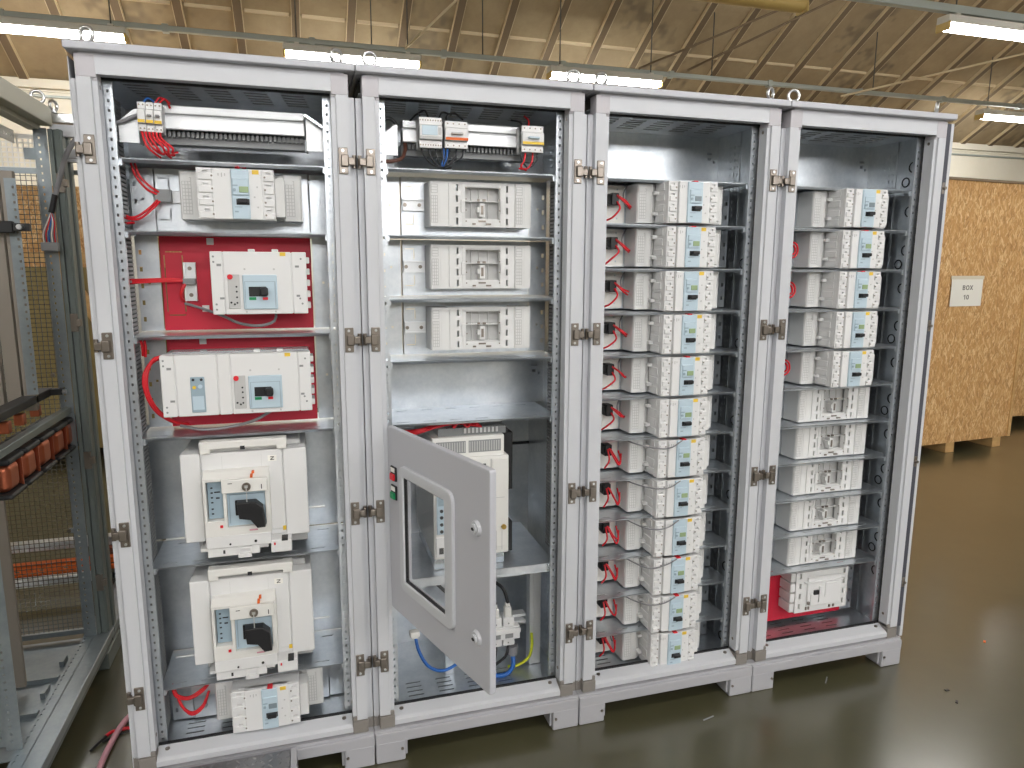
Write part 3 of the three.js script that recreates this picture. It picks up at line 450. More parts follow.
{ // cabinet 1: breakers of the first and last row
  for (const [yc, l, lcd, hh] of [[1.838, 'moulded-case breaker with green window above the red plates', 1, .07], [.241, 'moulded-case breaker in the bottom row under the two large drawout breakers', 0, .07]]) {
    const g = device('circuit_breaker', l, 'breaker', 1, yc, undefined, hh); socketBase(g, hh); caseBreaker(g, hh, { lcd, yellow: 1, redTop: !lcd });
    part(g, 'din_rail', B(.148, .226, -.018, .018, DZ, -.19, .002), M.galvRail);
  }
  // 630 A breakers on the red plates
  const big = (yc, l, side) => {
    const g = thing('circuit_breaker', l, 'breaker', [.44, yc - .09, DZ], [bayX(1) + .44, yc - .09, DZ]), z = -.025, h = .0895, x0 = side ? .158 : .308, x1 = .572, e = .0008;
    const cuts = side ? [[x0, .197], [.1975, .309], [.3095, .345], [.3455, .535], [.5355, x1]] : [[x0, .342], [.3425, .529], [.5295, x1]];
    part(g, 'breaker_case', [B(x0 + .004, x1 - .004, yc - h + .002, yc + h - .002, DZ, z - .004, .003), ...cuts.map(([a, c]) => B(a + e, c - e, yc - h, yc + h, -.07, z, .003, 2))], M.shell);
    part(g, 'terminal_tab', [...range(-.066, .067, .033).map(y => B(x1 - .002, x1 + .008, yc + y - .009, yc + y + .009, -.11, -.045, .002)), B(.41, .428, yc + h, yc + h + .008, -.08, -.05, .002), B(.475, .493, yc + h, yc + h + .008, -.08, -.05, .002)], M.base);
    const s = part(g, 'trip_panel', [B(.353, .385, yc - .073, yc + .025, z, z + .003, .002)], M.baseLo); part(s, 'test_button', cyl(.0075, .006, .36, yc + .018, z + .004, 'z', 14), M.red, 'red test button'); part(s, 'trip_dial', [...[-.01, -.024, -.04, -.056].map(y => cyl(.0028, .002, .376, yc + y, z + .0035, 'z', 8)), cyl(.003, .002, .36, yc - .055, z + .0035, 'z', 8), cyl(.003, .002, .369, yc - .06, z + .0035, 'z', 8)], M.dark);
    const c = part(g, 'control_panel', [B(.393, .487, yc - .075, yc + .024, z, z + .006, .003, 2)], M.blue, 'pale blue control panel'); part(c, 'panel_edge', [B(.398, .482, yc + .004, yc + .0055, z + .0055, z + .007), B(.398, .4, yc - .07, yc + .004, z + .0055, z + .007), B(.48, .482, yc - .07, yc + .004, z + .0055, z + .007)], M.blueDark);
    part(c, 'toggle', [B(.409, .457, yc - .038, yc - .01, z + .005, z + .008, .001), B(.44, .462, yc - .036, yc - .012, z + .006, z + .03, .005, 2)], M.black, 'black toggle lever'); part(c, 'toggle_flag', [B(.409, .428, yc - .048, yc - .04, z + .0055, z + .0075)], M.green); part(c, 'toggle_flag', B(.446, .46, yc - .048, yc - .04, z + .0055, z + .0075), M.red);
    const dots = []; for (const [x, y] of [[x0 + .01, .06], [x0 + .01, .075], [x0 + .012, -.06], [x0 + .012, -.075], [.556, .07], [.556, -.06], [.55, -.045]]) dots.push(cyl(.003, .002, x, yc + y, z, 'z', 8)); dots.push(B(x0 + .018, x0 + .03, yc + .048, yc + .055, z - .001, z + .0005), B(x0 + .022, x0 + .034, yc - .046, yc - .04, z - .001, z + .0005), B(.535 + .004, .55, yc + .045, yc + .051, z - .001, z + .0005), B(.54, .55, yc - .04, yc - .034, z - .001, z + .0005));
    part(g, 'cover_mark', dots, M.duct); part(g, 'cover_screw', [cyl(.003, .002, .4, yc + .04, z, 'z', 8), cyl(.003, .002, .48, yc + .04, z, 'z', 8), cyl(.003, .002, .4, yc - .082, z, 'z', 8), cyl(.003, .002, .48, yc - .082, z, 'z', 8)], M.baseLo);
    part(g, 'sticker', B(.498, .514, yc + .078, yc + .0885, z, z + .001), M.yellow, 'yellow sticker');
    if (side) { const r = part(g, 'residual_panel', B(.236, .274, yc - .078, yc + .026, z, z + .004, .002), M.blueDark, 'slate blue residual current panel'); part(r, 'panel_dot', [cyl(.005, .004, .246, yc - .004, z + .004, 'z', 12)], M.yellow); part(r, 'panel_dot', [cyl(.006, .004, .262, yc - .002, z + .004, 'z', 12), B(.24, .27, yc - .07, yc - .03, z + .003, z + .0045)], M.blue); part(r, 'panel_dot', [cyl(.004, .003, .244, yc + .018, z + .004, 'z', 10), cyl(.004, .003, .266, yc + .018, z + .004, 'z', 10)], M.dark); part(g, 'cover_lip', B(x0 + .03, x1 - .005, yc + h, yc + h + .006, -.11, -.055, .002), M.clear); }
    return g;
  };
  big(1.589, 'white breaker with black toggle on the taller part of the red plates', false);
  big(1.2955, 'wide white breaker with slate residual panel on the lower red plate', true);
}
// ---------------------------------------------------------------- large drawout breakers
function drawout(dy, label) {
  const g = thing('drawout_breaker', label, 'breaker', [.365, .737, -.25], [bayX(1) + .365, .737 + dy, -.25]);
  const z = -.05, e = .0008;
  part(g, 'body', [B(.19, .546, .812, 1.084, -.3, z - .006, .004), B(.188, .244 - e, .812, 1.086, -.1, z, .004, 2), B(.244 + e, .477 - e, .83, 1.086, -.1, z, .004, 2), B(.477 + e, .547, .808, 1.086, -.1, z, .004, 2)], M.shell);
  part(g, 'rear_cradle', [B(.215, .54, .76, .812, -.3, -.12, .004), B(.235, .53, 1.084, 1.105, -.3, -.1, .006)], M.baseLo);
  part(g, 'panel_line', [B(.303, .3035, 1.02, 1.075, z, z + .0006), B(.415, .4155, 1.03, 1.075, z, z + .0006)], M.baseLo);
  part(g, 'lifting_bar', [B(.244, .491, 1.1, 1.124, -.07, -.035, .004, 2), B(.2445, .274, 1.087, 1.1235, -.076, -.0355, .004, 2), B(.461, .4905, 1.089, 1.1235, -.076, -.0355, .004, 2), B(.262, .474, 1.084, 1.112, -.09, -.072, .003)], M.cream);
  part(g, 'bar_stop', B(.358, .371, 1.096, 1.107, -.06, -.034), M.dark);
  part(g, 'label_plate', B(.434, .459, 1.05, 1.068, z, z + .0008), M.white); // N plate
  const t = [B(.441, .4428, 1.0535, 1.0645, z, z + .0016), B(.4502, .452, 1.0535, 1.0645, z, z + .0016)]; const dg = new THREE.BoxGeometry(.0018, .0138, .0016); dg.rotateZ(.66); dg.translate(.4465, 1.059, z + .0008); t.push(dg);
  t.forEach(q => { q.translate(-.4465, -1.059, 0); q.rotateZ(Math.PI / 2); q.translate(.4465, 1.059, 0); });
  part(g, 'letter_mark', t, M.black, 'letter N turned on its side');
  // front housing around the controls
  const S = rect(new THREE.Shape(), .252, .436, .842, 1.018); S.holes.push(rect(new THREE.Path(), .258, .306, .888, 1.011), rect(new THREE.Path(), .314, .424, .866, .974));
  const fg = new THREE.ExtrudeGeometry(S, { depth: .046, bevelEnabled: true, bevelSize: .0012, bevelThickness: .002, bevelSegments: 1 }); fg.translate(0, 0, -.05);
  part(g, 'front_housing', [fg, prof([[-.05, 1.018], [-.004, 1.018], [-.03, 1.034], [-.05, 1.036]], .184, 'x', .252)], M.cream);
  const lid = part(g, 'lock_cover', B(.304, .432, .976, 1.017, -.01, .012, .003, 2), M.cream); part(lid, 'key_lock', [cyl(.0125, .008, .373, .994, .014, 'z', 16), cyl(.008, .012, .373, .994, .015, 'z', 12)], M.nickel); part(lid, 'key', [B(.3715, .3745, .93, .994, .02, .0215), B(.368, .378, .992, 1.0, .018, .022)], M.steel); part(lid, 'cover_slot', [B(.414, .4165, .984, .998, .0115, .0132), B(.322, .334, 1.005, 1.007, .0115, .013)], M.dark); part(g, 'sticker', [B(.384, .391, 1.018, 1.025, -.02, .006), B(.388, .395, 1.026, 1.032, -.03, -.01)], M.orange, 'orange sticker');
  const tp = part(g, 'trip_unit', B(.262, .303, .892, 1.008, -.05, -.022), M.blueDark, 'slate blue trip unit'); part(tp, 'trip_dial', [...[.985, .97, .955, .94, .92, .905].map(y => B(.27, .276, y, y + .004, -.022, -.0205)), B(.284, .294, .953, .957, -.022, -.02), B(.28, .296, .972, .975, -.022, -.02)], M.dark);
  const cp = part(g, 'control_panel', B(.315, .423, .867, .973, -.05, -.016), M.blue, 'pale blue control panel'); part(cp, 'panel_frame', [B(.32, .418, .962, .964, -.016, -.014), B(.32, .322, .875, .962, -.016, -.014), B(.398, .412, .968, .971, -.016, -.0145), B(.346, .36, .885, .888, -.016, -.0145)], M.blueDark);
  part(cp, 'handle_plate', B(.337, .374, .9, .946, -.016, -.006, .002), M.black);
  const hs = new THREE.Shape([[0, .03], [.048, .03], [.066, .012], [.07, -.045], [.052, -.046], [.034, -.02], [.004, -.014]].map(p => new THREE.Vector2(...p))); const hg = new THREE.ExtrudeGeometry(hs, { depth: .028, bevelEnabled: true, bevelSize: .003, bevelThickness: .004, bevelSegments: 2 }); hg.translate(.348, .916, -.004);
  part(g, 'rotary_handle', hg, M.black, 'black rotary handle'); part(g, 'red_indicator', B(.293, .301, .868, .876, -.003, .0005), M.red); part(g, 'red_indicator', B(.374, .398, .8515, .856, -.004, .0), M.pink);
  // lower drawer front
  part(g, 'drawer_front', [B(.251, .434, .804, .842, -.06, -.001, .003, 2), B(.253, .4, .776, .806, -.09, -.006, .002), B(.23, .254, .786, .796, -.1, -.03, .002)], M.shell); part(g, 'slide_handle', [plate(.338, .376, .769, .803, 'xy', -.012, .012, [[.357, .789, .028, .014]]), B(.386, .425, .79, .806, -.05, -.012, .002)], M.shell); part(g, 'drawer_screw', [cyl(.003, .003, .318, .815, 0, 'z', 8), cyl(.004, .003, .39, .818, 0, 'z', 8), B(.296, .302, .785, .796, -.007, -.005)], M.dark);
  part(g, 'interlock_box', [B(.432, .493, .772, .812, -.1, -.006, .003)], M.shell); part(g, 'interlock_mark', [B(.464, .482, .808, .814, -.04, -.004)], M.dark); part(g, 'interlock_mark', B(.441, .446, .796, .804, -.007, -.005), M.red); part(g, 'sticker', B(.468, .478, .826, .84, z, z + .001), M.yellow);
  part(g, 'side_pin', [cyl(.004, .07, .15, .79, -.16, 'x', 8), cyl(.004, .06, .57, .84, -.2, 'x', 8)], M.steel);
}
drawout(0, 'large white drawout breaker with black handle directly below the wide breaker');
drawout(-.4, 'large white drawout breaker with black handle, lower one above the bottom row');

// ---------------------------------------------------------------- top rows: rail profiles, modules
function railProfile(bay, x0, x1, label) {
  const o = bayX(bay), g = thing('rail_profile', label, 'rail', [o + (x0 + x1) / 2, 2.02, -.16]);
  part(g, 'profile', [B(o + x0, o + x1, 2.062, 2.086, -.165, -.12, .003), B(o + x0, o + x1, 2.02, 2.058, -.165, -.12, .003), B(o + x0, o + x1, 2.02, 2.086, -.17, -.13)], M.galvRail);
  const p = part(g, 'comb_duct', B(o + x0, o + x1, 1.985, 2.018, -.2, -.16), M.duct); part(p, 'comb_teeth', range(x0 + .02, x1 - .01, .0125).map(x => B(o + x, o + x + .007, 2.004, 2.019, -.16, -.142)), M.duct);
  return g;
}
const rp1 = railProfile(1, .15, .584, 'silver rail profile across the top of the cabinet with red plates');
const rp2 = railProfile(2, .15, .6, 'silver rail profile across the top of the cabinet with the open door');
function railBracket(g, bay, x, s, top) {
  const o = bayX(bay), S = new THREE.Shape((s > 0 ? [[0, 0], [.05, 0], [.05, .055], [.008, .09], [0, .09]] : [[0, 0], [.05, 0], [.05, .09], [.042, .09], [0, .055]]).map(p => new THREE.Vector2(...p)));
  for (const [a, b] of [[.017, .045], [.028, .045], [.017, .025], [.028, .025]]) { const h = new THREE.Path(); h.absellipse(a, b, .003, .003, 0, 6.2832); S.holes.push(h); }
  const e = new THREE.ExtrudeGeometry(S, { depth: .002, bevelEnabled: false, curveSegments: 4 }); e.translate(s < 0 ? o + x - .05 : o + x, 1.975, -.1);
  part(g, 'end_bracket', [e, B(Math.min(o + x, o + x + s * .004), Math.max(o + x, o + x + s * .004), 1.976, 2.064, -.16, -.1005)], M.galvRail);
}
railBracket(rp1, 1, .588, 1); railBracket(rp2, 2, .131, -1);
railBracket(rp1, 1, .14, -1);
part(rp1, 'bracket_arm', (() => { const q = B(-.045, .045, -.004, .004, -.012, .012); q.rotateZ(-.55); q.translate(bayX(1) + .622, 2.05, -.09); return q; })(), M.zincDark);
function moduleBreaker(bay, x0, w, y0, y1, label, poles, opt = {}) {
  const o = bayX(bay), z = opt.z ?? -.06, g = thing(opt.name || 'modular_breaker', label, opt.cat || 'breaker', [o + x0 + w / 2, y0, -.12]);
  const h = y1 - y0, yA = y0 + h * .27, yB = y0 + h * .73;
  part(g, 'module_case', [B(o + x0, o + x0 + w, y0, y1, -.118, z - .016, .002), B(o + x0, o + x0 + w, yA, yB, -.09, z, .0025), B(o + x0, o + x0 + w, y0, yA - .002, -.09, z - .01, .002), B(o + x0, o + x0 + w, yB + .002, y1, -.09, z - .01, .002)], M.shell);
  const hol = [], n = opt.terms || poles * 2; for (let k = 0; k < n; k++) { const x = o + x0 + w * (k + .5) / n; hol.push(cyl(.0024, .002, x, y0 + h * .1, z - .0098, 'z', 8), cyl(.0024, .002, x, y1 - h * .1, z - .0098, 'z', 8)); }
  part(g, 'terminal_screw', hol, M.nickel);
  part(g, 'label_strip', B(o + x0 + .001, o + x0 + w - .001, yA + .001, yA + .009, z - .001, z + .0008), opt.strip || M.yellow);
  if (opt.lever !== false) part(g, 'lever', B(o + x0 + w * .25, o + x0 + w * .75, y0 + h * .48, y0 + h * .56, z - .002, z + .012, .002), opt.levM || M.duct);
  if (opt.face) part(g, 'display_face', B(o + x0 + .007, o + x0 + w * .78, yA + .012, yB - .001, z, z + .002, .001), opt.face);
  if (opt.face) part(g, 'side_keys', B(o + x0 + w * .82, o + x0 + w - .004, yA + .014, yB - .006, z, z + .0015, .001), M.baseLo);
  return g;
}
moduleBreaker(1, .145, .02, 2.002, 2.08, 'white modular module with yellow strip, first of three on the silver rail', 1, { lever: false });
moduleBreaker(1, .166, .0195, 2.001, 2.079, 'white modular breaker with yellow strip, middle of three on the silver rail', 1);
moduleBreaker(1, .1865, .02, 2.0, 2.079, 'white modular breaker with yellow strip, last of three beside the silver rail', 1);
moduleBreaker(2, .192, .07, 1.996, 2.086, 'white energy meter module with pale display face', 4, { name: 'energy_meter', cat: 'meter', lever: false, face: M.blue, terms: 9, z: -.05, strip: M.baseLo });
moduleBreaker(2, .271, .072, 1.999, 2.079, 'four-pole modular breaker with orange strip beside the energy meter', 4, { z: -.05, lever: true, strip: M.orange, terms: 4, levM: M.baseLo });
moduleBreaker(2, .518, .072, 1.999, 2.08, 'modular residual breaker with yellow strip near the rail end', 4, { z: -.05, strip: M.yellow, terms: 4, levM: M.blue });

// ---------------------------------------------------------------- controller behind the open door
{
  const o = bayX(2), g = thing('motor_controller', 'tall white motor controller standing behind the open door', 'controller', [o + .36, .602, -.3]), z = -.1;
  part(g, 'housing', [B(o + .226, o + .492, .645, 1.0, -.48, z, .006, 2), B(o + .226, o + .478, .99, 1.07, -.48, z - .012, .004)], M.cream);
  const vent = (a, b) => range(a, b, .0085).map(x => B(o + x, o + x + .003, 1.018, 1.052, z - .014, z - .0105));
  part(g, 'vent_recess', [B(o + .24, o + .342, 1.014, 1.056, z - .0135, z - .0115), B(o + .352, o + .466, 1.014, 1.056, z - .0135, z - .0115)], M.duct); part(g, 'vent_fin', [vent(.243, .34), vent(.355, .464)], M.baseLo);
  part(g, 'front_cover', [B(o + .43, o + .489, .67, .99, z, z + .004, .002), B(o + .232, o + .42, .67, .99, z, z + .004, .003)], M.cream); part(g, 'cover_line', [B(o + .426, o + .43, .66, .99, z, z + .001), B(o + .445, o + .475, .85, .852, z + .004, z + .0046), B(o + .445, o + .447, .66, .73, z + .004, z + .0046), B(o + .465, o + .467, .66, .73, z + .004, z + .0046)], M.baseLo); part(g, 'cover_latch', B(o + .388, o + .408, .968, .976, z + .002, z + .006), M.dark);
  part(g, 'cover_screw', cyl(.009, .01, o + .472, .744, z + .006, 'z', 12), M.brass, 'brass screw knob');
  const k = part(g, 'keypad', B(o + .236, o + .288, .738, .88, z + .003, z + .008, .002), M.blue, 'pale blue keypad'); part(k, 'screen', B(o + .241, o + .284, .84, .87, z + .0075, z + .009), M.blueDark); part(k, 'key', [.745, .77, .795, .818].flatMap(y => [.252, .276].map(x => cyl(.006, .003, o + x, y + .004, z + .009, 'z', 10))), M.dark);
  part(g, 'lower_cover', [B(o + .232, o + .3, .655, .728, z, z + .006, .003)], M.shell); part(g, 'port', B(o + .243, o + .258, .668, .69, z + .005, z + .008), M.dark);
  part(g, 'heatsink', [B(o + .5, o + .535, .842, 1.055, -.46, -.2, .002), B(o + .5, o + .535, .606, .72, -.46, -.2, .002), B(o + .3, o + .5, 1.07, 1.085, -.46, -.14, .003)], M.black, 'black heat sink side'); part(g, 'top_terminals', [B(o + .25, o + .49, 1.07, 1.098, -.4, -.13, .003)], M.clear); part(g, 'terminal_row', range(.34, .46, .014).map(x => B(o + x, o + x + .008, 1.078, 1.095, -.135, -.128)), M.steel);
  part(g, 'stand', [B(o + .23, o + .27, .602, .646, -.45, -.12), B(o + .44, o + .48, .602, .646, -.45, -.12), B(o + .27, o + .44, .602, .61, -.2, -.14)], M.zincDark);
  const w = thing('control_wires', 'red wires lying across the top of the motor controller', 'wires', [o + .3, 1.095, -.2]);
  for (let i = 0; i < 5; i++) part(w, 'wire', tube([[o + .1, 1.06 + i * .006, -.18 - i * .01], [o + .18, 1.085 + i * .003, -.14], [o + .26, 1.108, -.13 - i * .008], [o + .33, 1.108 + (i % 2) * .006, -.15 - i * .008], [o + .4, 1.1, -.12 - i * .012]], .0038), M.red);
  for (let i = 0; i < 3; i++) part(w, 'wire_loop', tube([[o + .3, 1.103, -.11 - i * .012], [o + .325, 1.122, -.12], [o + .35, 1.103, -.115 - i * .01], [o + .37, 1.12, -.13], [o + .395, 1.1, -.12 - i * .01]], .0036), M.red);
}
{ // terminal block, its rail and the power cables at the bottom
  const o = bayX(2), g = thing('terminal_block', 'white three-way terminal block under the motor controller', 'terminal', [o + .45, .25, -.2]);
  part(g, 'block', [B(o + .28, o + .555, .275, .325, -.21, -.16, .003), B(o + .28, o + .555, .305, .322, -.16, -.15, .002)], M.shell); part(g, 'block', range(.3, .53, .048).map(x => B(o + x, o + x + .042, .325, .36, -.205, -.165, .003)), M.shell);
  part(g, 'clamp', range(.3, .53, .048).map(x => [B(o + x + .008, o + x + .034, .355, .395, -.2, -.172, .004), B(o + x + .012, o + x + .03, .395, .408, -.196, -.178, .003)]), M.cream); part(g, 'foot_clamp', range(.3, .53, .048).map(x => B(o + x, o + x + .044, .248, .275, -.2, -.168, .002)), M.shell);
  part(g, 'marker', range(.3, .53, .048).map(x => [B(o + x + .006, o + x + .036, .283, .299, -.161, -.158), cyl(.003, .002, o + x + .02, .338, -.164, 'z', 8), cyl(.003, .002, o + x + .02, .26, -.167, 'z', 8)]), M.duct);
  part(g, 'din_rail', [B(o + .26, o + .585, .318, .328, -.225, -.19), B(o + .26, o + .585, .345, .355, -.225, -.19), B(o + .26, o + .585, .328, .345, -.225, -.22)], M.galvRail);
  part(g, 'rail_post', [B(o + .285, o + .315, .137, .33, -.26, -.225)], M.zinc);
  const cab = (l, m, list, r) => { const w = thing('power_cable', l, 'cable', list[0][0].map((v, i) => i === 0 ? o + v : v)); list.forEach(p => part(w, 'cable', tube(p.map(q => [o + q[0], q[1], q[2]]), r, 40, 8), m)); };
  cab('thick blue cable looping down beside the terminal block', M.wireBlue, [[[.535, .2, -.19], [.532, .165, -.17], [.5, .145, -.15], [.44, .146, -.16], [.38, .16, -.2]], [[.3, .56, -.25], [.33, .49, -.2], [.31, .42, -.16], [.27, .33, -.15]]], .0085);
  cab('blue cable hanging out below the open door', M.wireBlue, [[[.17, .33, -.2], [.178, .28, -.17], [.21, .225, -.15], [.26, .2, -.15], [.33, .205, -.18], [.38, .19, -.25]]], .006);
  cab('black cables arching from the controller to the terminal block', M.wireBlack, [[[.42, .595, -.35], [.46, .49, -.25], [.5, .46, -.2], [.516, .408, -.187]], [[.38, .595, -.35], [.41, .49, -.25], [.455, .45, -.2], [.468, .408, -.187]], [[.34, .595, -.35], [.36, .5, -.25], [.41, .45, -.2], [.42, .408, -.187]], [[.25, .5, -.25], [.29, .47, -.2], [.33, .43, -.19], [.37, .408, -.187]]], .0065);
  cab('black cables dropping from the terminal block to the floor tray', M.wireBlack, [[[.52, .25, -.185], [.505, .2, -.18], [.47, .165, -.19], [.46, .14, -.2]], [[.47, .25, -.185], [.465, .2, -.18], [.462, .15, -.2]], [[.42, .25, -.185], [.415, .2, -.19], [.42, .14, -.22]]], .0055);
  cab('yellow and green earth cable by the support post', M.wireYG, [[[.61, .27, -.19], [.612, .22, -.19], [.6, .175, -.19], [.56, .15, -.19], [.52, .143, -.2]]], .0055);
  cab('tan cable end under the deep shelf', M.brass, [[[.56, .51, -.3], [.6, .5, -.26], [.625, .47, -.25]]], .004);
  const s = thing('cable_gland', 'grey round cable sleeve above the thick blue cable', 'gland', [o + .535, .2, -.19]); part(s, 'sleeve', [cyl(.02, .035, o + .535, .215, -.192, 'y', 14)], M.wireGrey);
  const k = solo('connector', 'small white cable connector under the open door', 'connector', [B(o + .15, o + .185, .325, .345, -.21, -.18, .004), B(o + .155, o + .18, .318, .326, -.205, -.185, .002)], M.white, [o + .17, .325, -.2]);
}

// ---------------------------------------------------------------- wiring
const wires = (name, label, m, list, r, group) => { const w = thing(name, label, 'wires', list[0][0], list[0][0], group); list.forEach((p, i) => part(w, 'wire', tube(p, r, 24, 6), m)); return w; };
sh3.forEach((y, i) => {
  const o = bayX(3), yb = i < 11 ? sh3[i + 1] : .137, yc = (y + yb) / 2;
  const c = thing('control_connector', `black control connector on a white plate, ${ORD[i]} from the top beside the column of twelve`, 'connector', [o + .17, yb + .006, -.192], [o + .17, yb + .006, -.192], 'connectors beside the column of twelve');
  part(c, 'carrier_plate', plate(o + .1, o + .219, yb + .008, y - .012, 'xy', -.196, .002, [[o + .19, yc + .05, .006, .006], [o + .19, yc - .05, .006, .006]], .008), M.white); part(c, 'connector_body', [B(o + .15, o + .178, yc - .008, yc + .034, -.194, -.15, .003), B(o + .144, o + .152, yc, yc + .026, -.194, -.16, .002)], M.black);
  const j = () => rr(-.006, .006), lo = i > 5;
  wires('control_wires', `red control wires at the ${ORD[i]} breaker from the top in the column of twelve`, M.red, lo ? [
    [[o + .165, yc + .022, -.15], [o + .178, yc - .01 + j(), -.13], [o + .2, yc - .04 + j(), -.135], [o + .214, yc - .03, -.15], [o + .212, yc + .01 + j(), -.17]],
    [[o + .16, yc + .018, -.15], [o + .158, yc - .02 + j(), -.13], [o + .145, yc - .05, -.14]],
    [[o + .17, yc + .02, -.15], [o + .19, yc - .02 + j(), -.14], [o + .205, yc - .035 + j(), -.14], [o + .219, yc - .005, -.16]]] : [
    [[o + .168, yc + .026, -.15], [o + .195, yc + .008 + j(), -.14], [o + .22, yc - .01 + j(), -.15], [o + .24, yc - .012, -.175]],
    [[o + .172, yc + .022, -.15], [o + .2, yc - .002 + j(), -.138], [o + .225, yc - .018, -.16]],
    [[o + .17, yc + .004, -.15], [o + .172, yc - .02 + j(), -.13], [o + .15, yc - .045 + j(), -.14], [o + .135, yc - .06, -.16]]], .0034, 'red control wires beside the column of twelve');
  wires('grey_cable', lo ? `grey cable sagging across the front of the ${ORD[i]} breaker in the column of twelve` : `grey cable loop behind the ${ORD[i]} breaker in the column of twelve`, M.wireGrey, [lo && i < 11 ? [[o + .2, yc + .066, -.17], [o + .235, yc + .05, -.1], [o + .29, yc + .038 + j(), -.035], [o + .345, yc + .05 + j(), -.018], [o + .392, yc + .0665, -.022]] : [[o + .222, yc + .064, -.18], [o + .2, yc + .03 + j(), -.165], [o + .205, yc - .005, -.16], [o + .238, yc - .012, -.19]]], .0026, 'grey cables in the column of twelve');
});
[1, 2, 4].forEach((i, k) => { const o = bayX(4), yc = (sh4[i] + sh4[i + 1]) / 2; wires('control_wires', `short red wire loop beside the ${ORD[i]} breaker in the group of five`, M.red, [[[o + .15, yc + .03, -.15], [o + .185, yc + .02, -.14], [o + .195, yc - .01, -.14], [o + .18, yc - .03, -.14], [o + .14, yc - .035, -.15]], [[o + .15, yc + .022, -.15], [o + .178, yc + .01, -.14], [o + .182, yc - .014, -.14], [o + .15, yc - .028, -.15]]], .0038, 'red wire loops beside the group of five'); });
{ // cabinet with the red plates
  const o = bayX(1);
  wires('control_wires', 'red wires hanging below the three modular breakers', M.red, range(.152, .2, .009).map((x, i) => [[o + x, 2.004, -.075], [o + x + .004, 1.985, -.066], [o + x + .012 + .004 * i, 1.962 - .002 * (i % 3), -.064], [o + x + .028, 1.945 + .004 * (i % 2), -.075], [o + x + .038, 1.938 + .008 * (i % 3), -.1]]), .0032);
  wires('control_wires', 'dark red wires curling above the three modular breakers', M.red, [[[o + .19, 2.08, -.08], [o + .2, 2.095, -.085], [o + .215, 2.092, -.1], [o + .222, 2.075, -.11]], [[o + .2, 2.08, -.08], [o + .212, 2.094, -.09], [o + .224, 2.085, -.1]]], .003);
  wires('blue_wire', 'blue wire tucked above the three modular breakers', M.wireBlue, [[[o + .16, 2.08, -.08], [o + .17, 2.092, -.085], [o + .182, 2.088, -.09], [o + .188, 2.078, -.09]]], .003);
  wires('grey_cable', 'grey cable running from the side to the modular breakers', M.wireGrey, [[[o + .06, 2.02, -.1], [o + .1, 2.028, -.09], [o + .13, 2.042, -.09], [o + .15, 2.05, -.095]]], .006);
  wires('control_wires', 'red wires falling from the shelf to the first breaker row', M.red, [[[o + .105, 1.925, -.14], [o + .115, 1.89, -.14], [o + .14, 1.855, -.15], [o + .165, 1.842, -.17]], [[o + .115, 1.925, -.14], [o + .125, 1.89, -.14], [o + .15, 1.862, -.15], [o + .17, 1.848, -.17]], [[o + .165, 1.83, -.17], [o + .14, 1.8, -.15], [o + .1, 1.775, -.15], [o + .06, 1.785, -.16]], [[o + .17, 1.826, -.17], [o + .15, 1.8, -.15], [o + .11, 1.77, -.15], [o + .06, 1.776, -.16]], [[o + .1, 1.76, -.15], [o + .06, 1.756, -.16]]], .0036);
  wires('control_wires', 'red tab wire showing above the first breaker blue strip', M.red, [[[o + .39, 1.915, -.08], [o + .4, 1.925, -.1], [o + .41, 1.922, -.12]]], .006);
  const t = solo('terminal_strip', 'small grey terminal strip on the first row beside red wires', 'terminal', [B(o + .155, o + .2, 1.822, 1.858, -.198, -.165, .002)], M.duct, [o + .177, 1.822, -.19]);
  // second row: vertical rail, cutout frame, wires
  const r = thing('terminal_rail', 'short vertical terminal rail on the upper red plate', 'rail', [o + .233, 1.532, -.195]); part(r, 'rail', [B(o + .216, o + .25, 1.532, 1.648, -.199, -.19, .001), B(o + .216, o + .221, 1.532, 1.648, -.19, -.18), B(o + .245, o + .25, 1.532, 1.648, -.19, -.18)], M.galvRail); part(r, 'rail_screw', [cyl(.006, .003, o + .233, 1.55, -.188, 'z', 10), cyl(.006, .003, o + .233, 1.63, -.188, 'z', 10)], M.nickel); part(r, 'terminal', B(o + .214, o + .25, 1.582, 1.6, -.19, -.165, .002), M.duct);
  for (const [x, y] of [[.294, 1.711], [.27, 1.508], [.255, 1.408]]) part(cab1, 'plate_tag', B(o + x - .01, o + x + .01, y - .01, y + .01, -.2, -.197, .001), M.base);
  wires('control_wires', 'red wires crossing the upper red plate to the terminal rail', M.red, [0, 1, 2].map(i => [[o + .06, 1.585 + i * .005, -.16], [o + .13, 1.59 + i * .004, -.16], [o + .2, 1.592 + i * .003, -.165], [o + .222, 1.59, -.17], [o + .212, 1.575 - i * .006, -.165], [o + .206, 1.545, -.17], [o + .215, 1.53, -.185]]), .0033);
  wires('grey_cable', 'grey cable drooping under the breaker on the upper red plate', M.wireGrey, [[[o + .215, 1.525, -.18], [o + .26, 1.512, -.16], [o + .32, 1.492, -.12], [o + .38, 1.468, -.08], [o + .44, 1.464, -.06], [o + .475, 1.478, -.07], [o + .478, 1.5, -.08]]], .0042);
  wires('control_wires', 'thick red wire loop beside the wide breaker on the lower red plate', M.red, [0, 1].map(i => [[o + .158 - i * .004, 1.372, -.12], [o + .13, 1.362 + i * .004, -.1], [o + .107 + i * .006, 1.325, -.08], [o + .108 + i * .005, 1.27, -.08], [o + .13 + i * .005, 1.21, -.1], [o + .175, 1.168, -.13], [o + .2, 1.155, -.17]]), .0058);
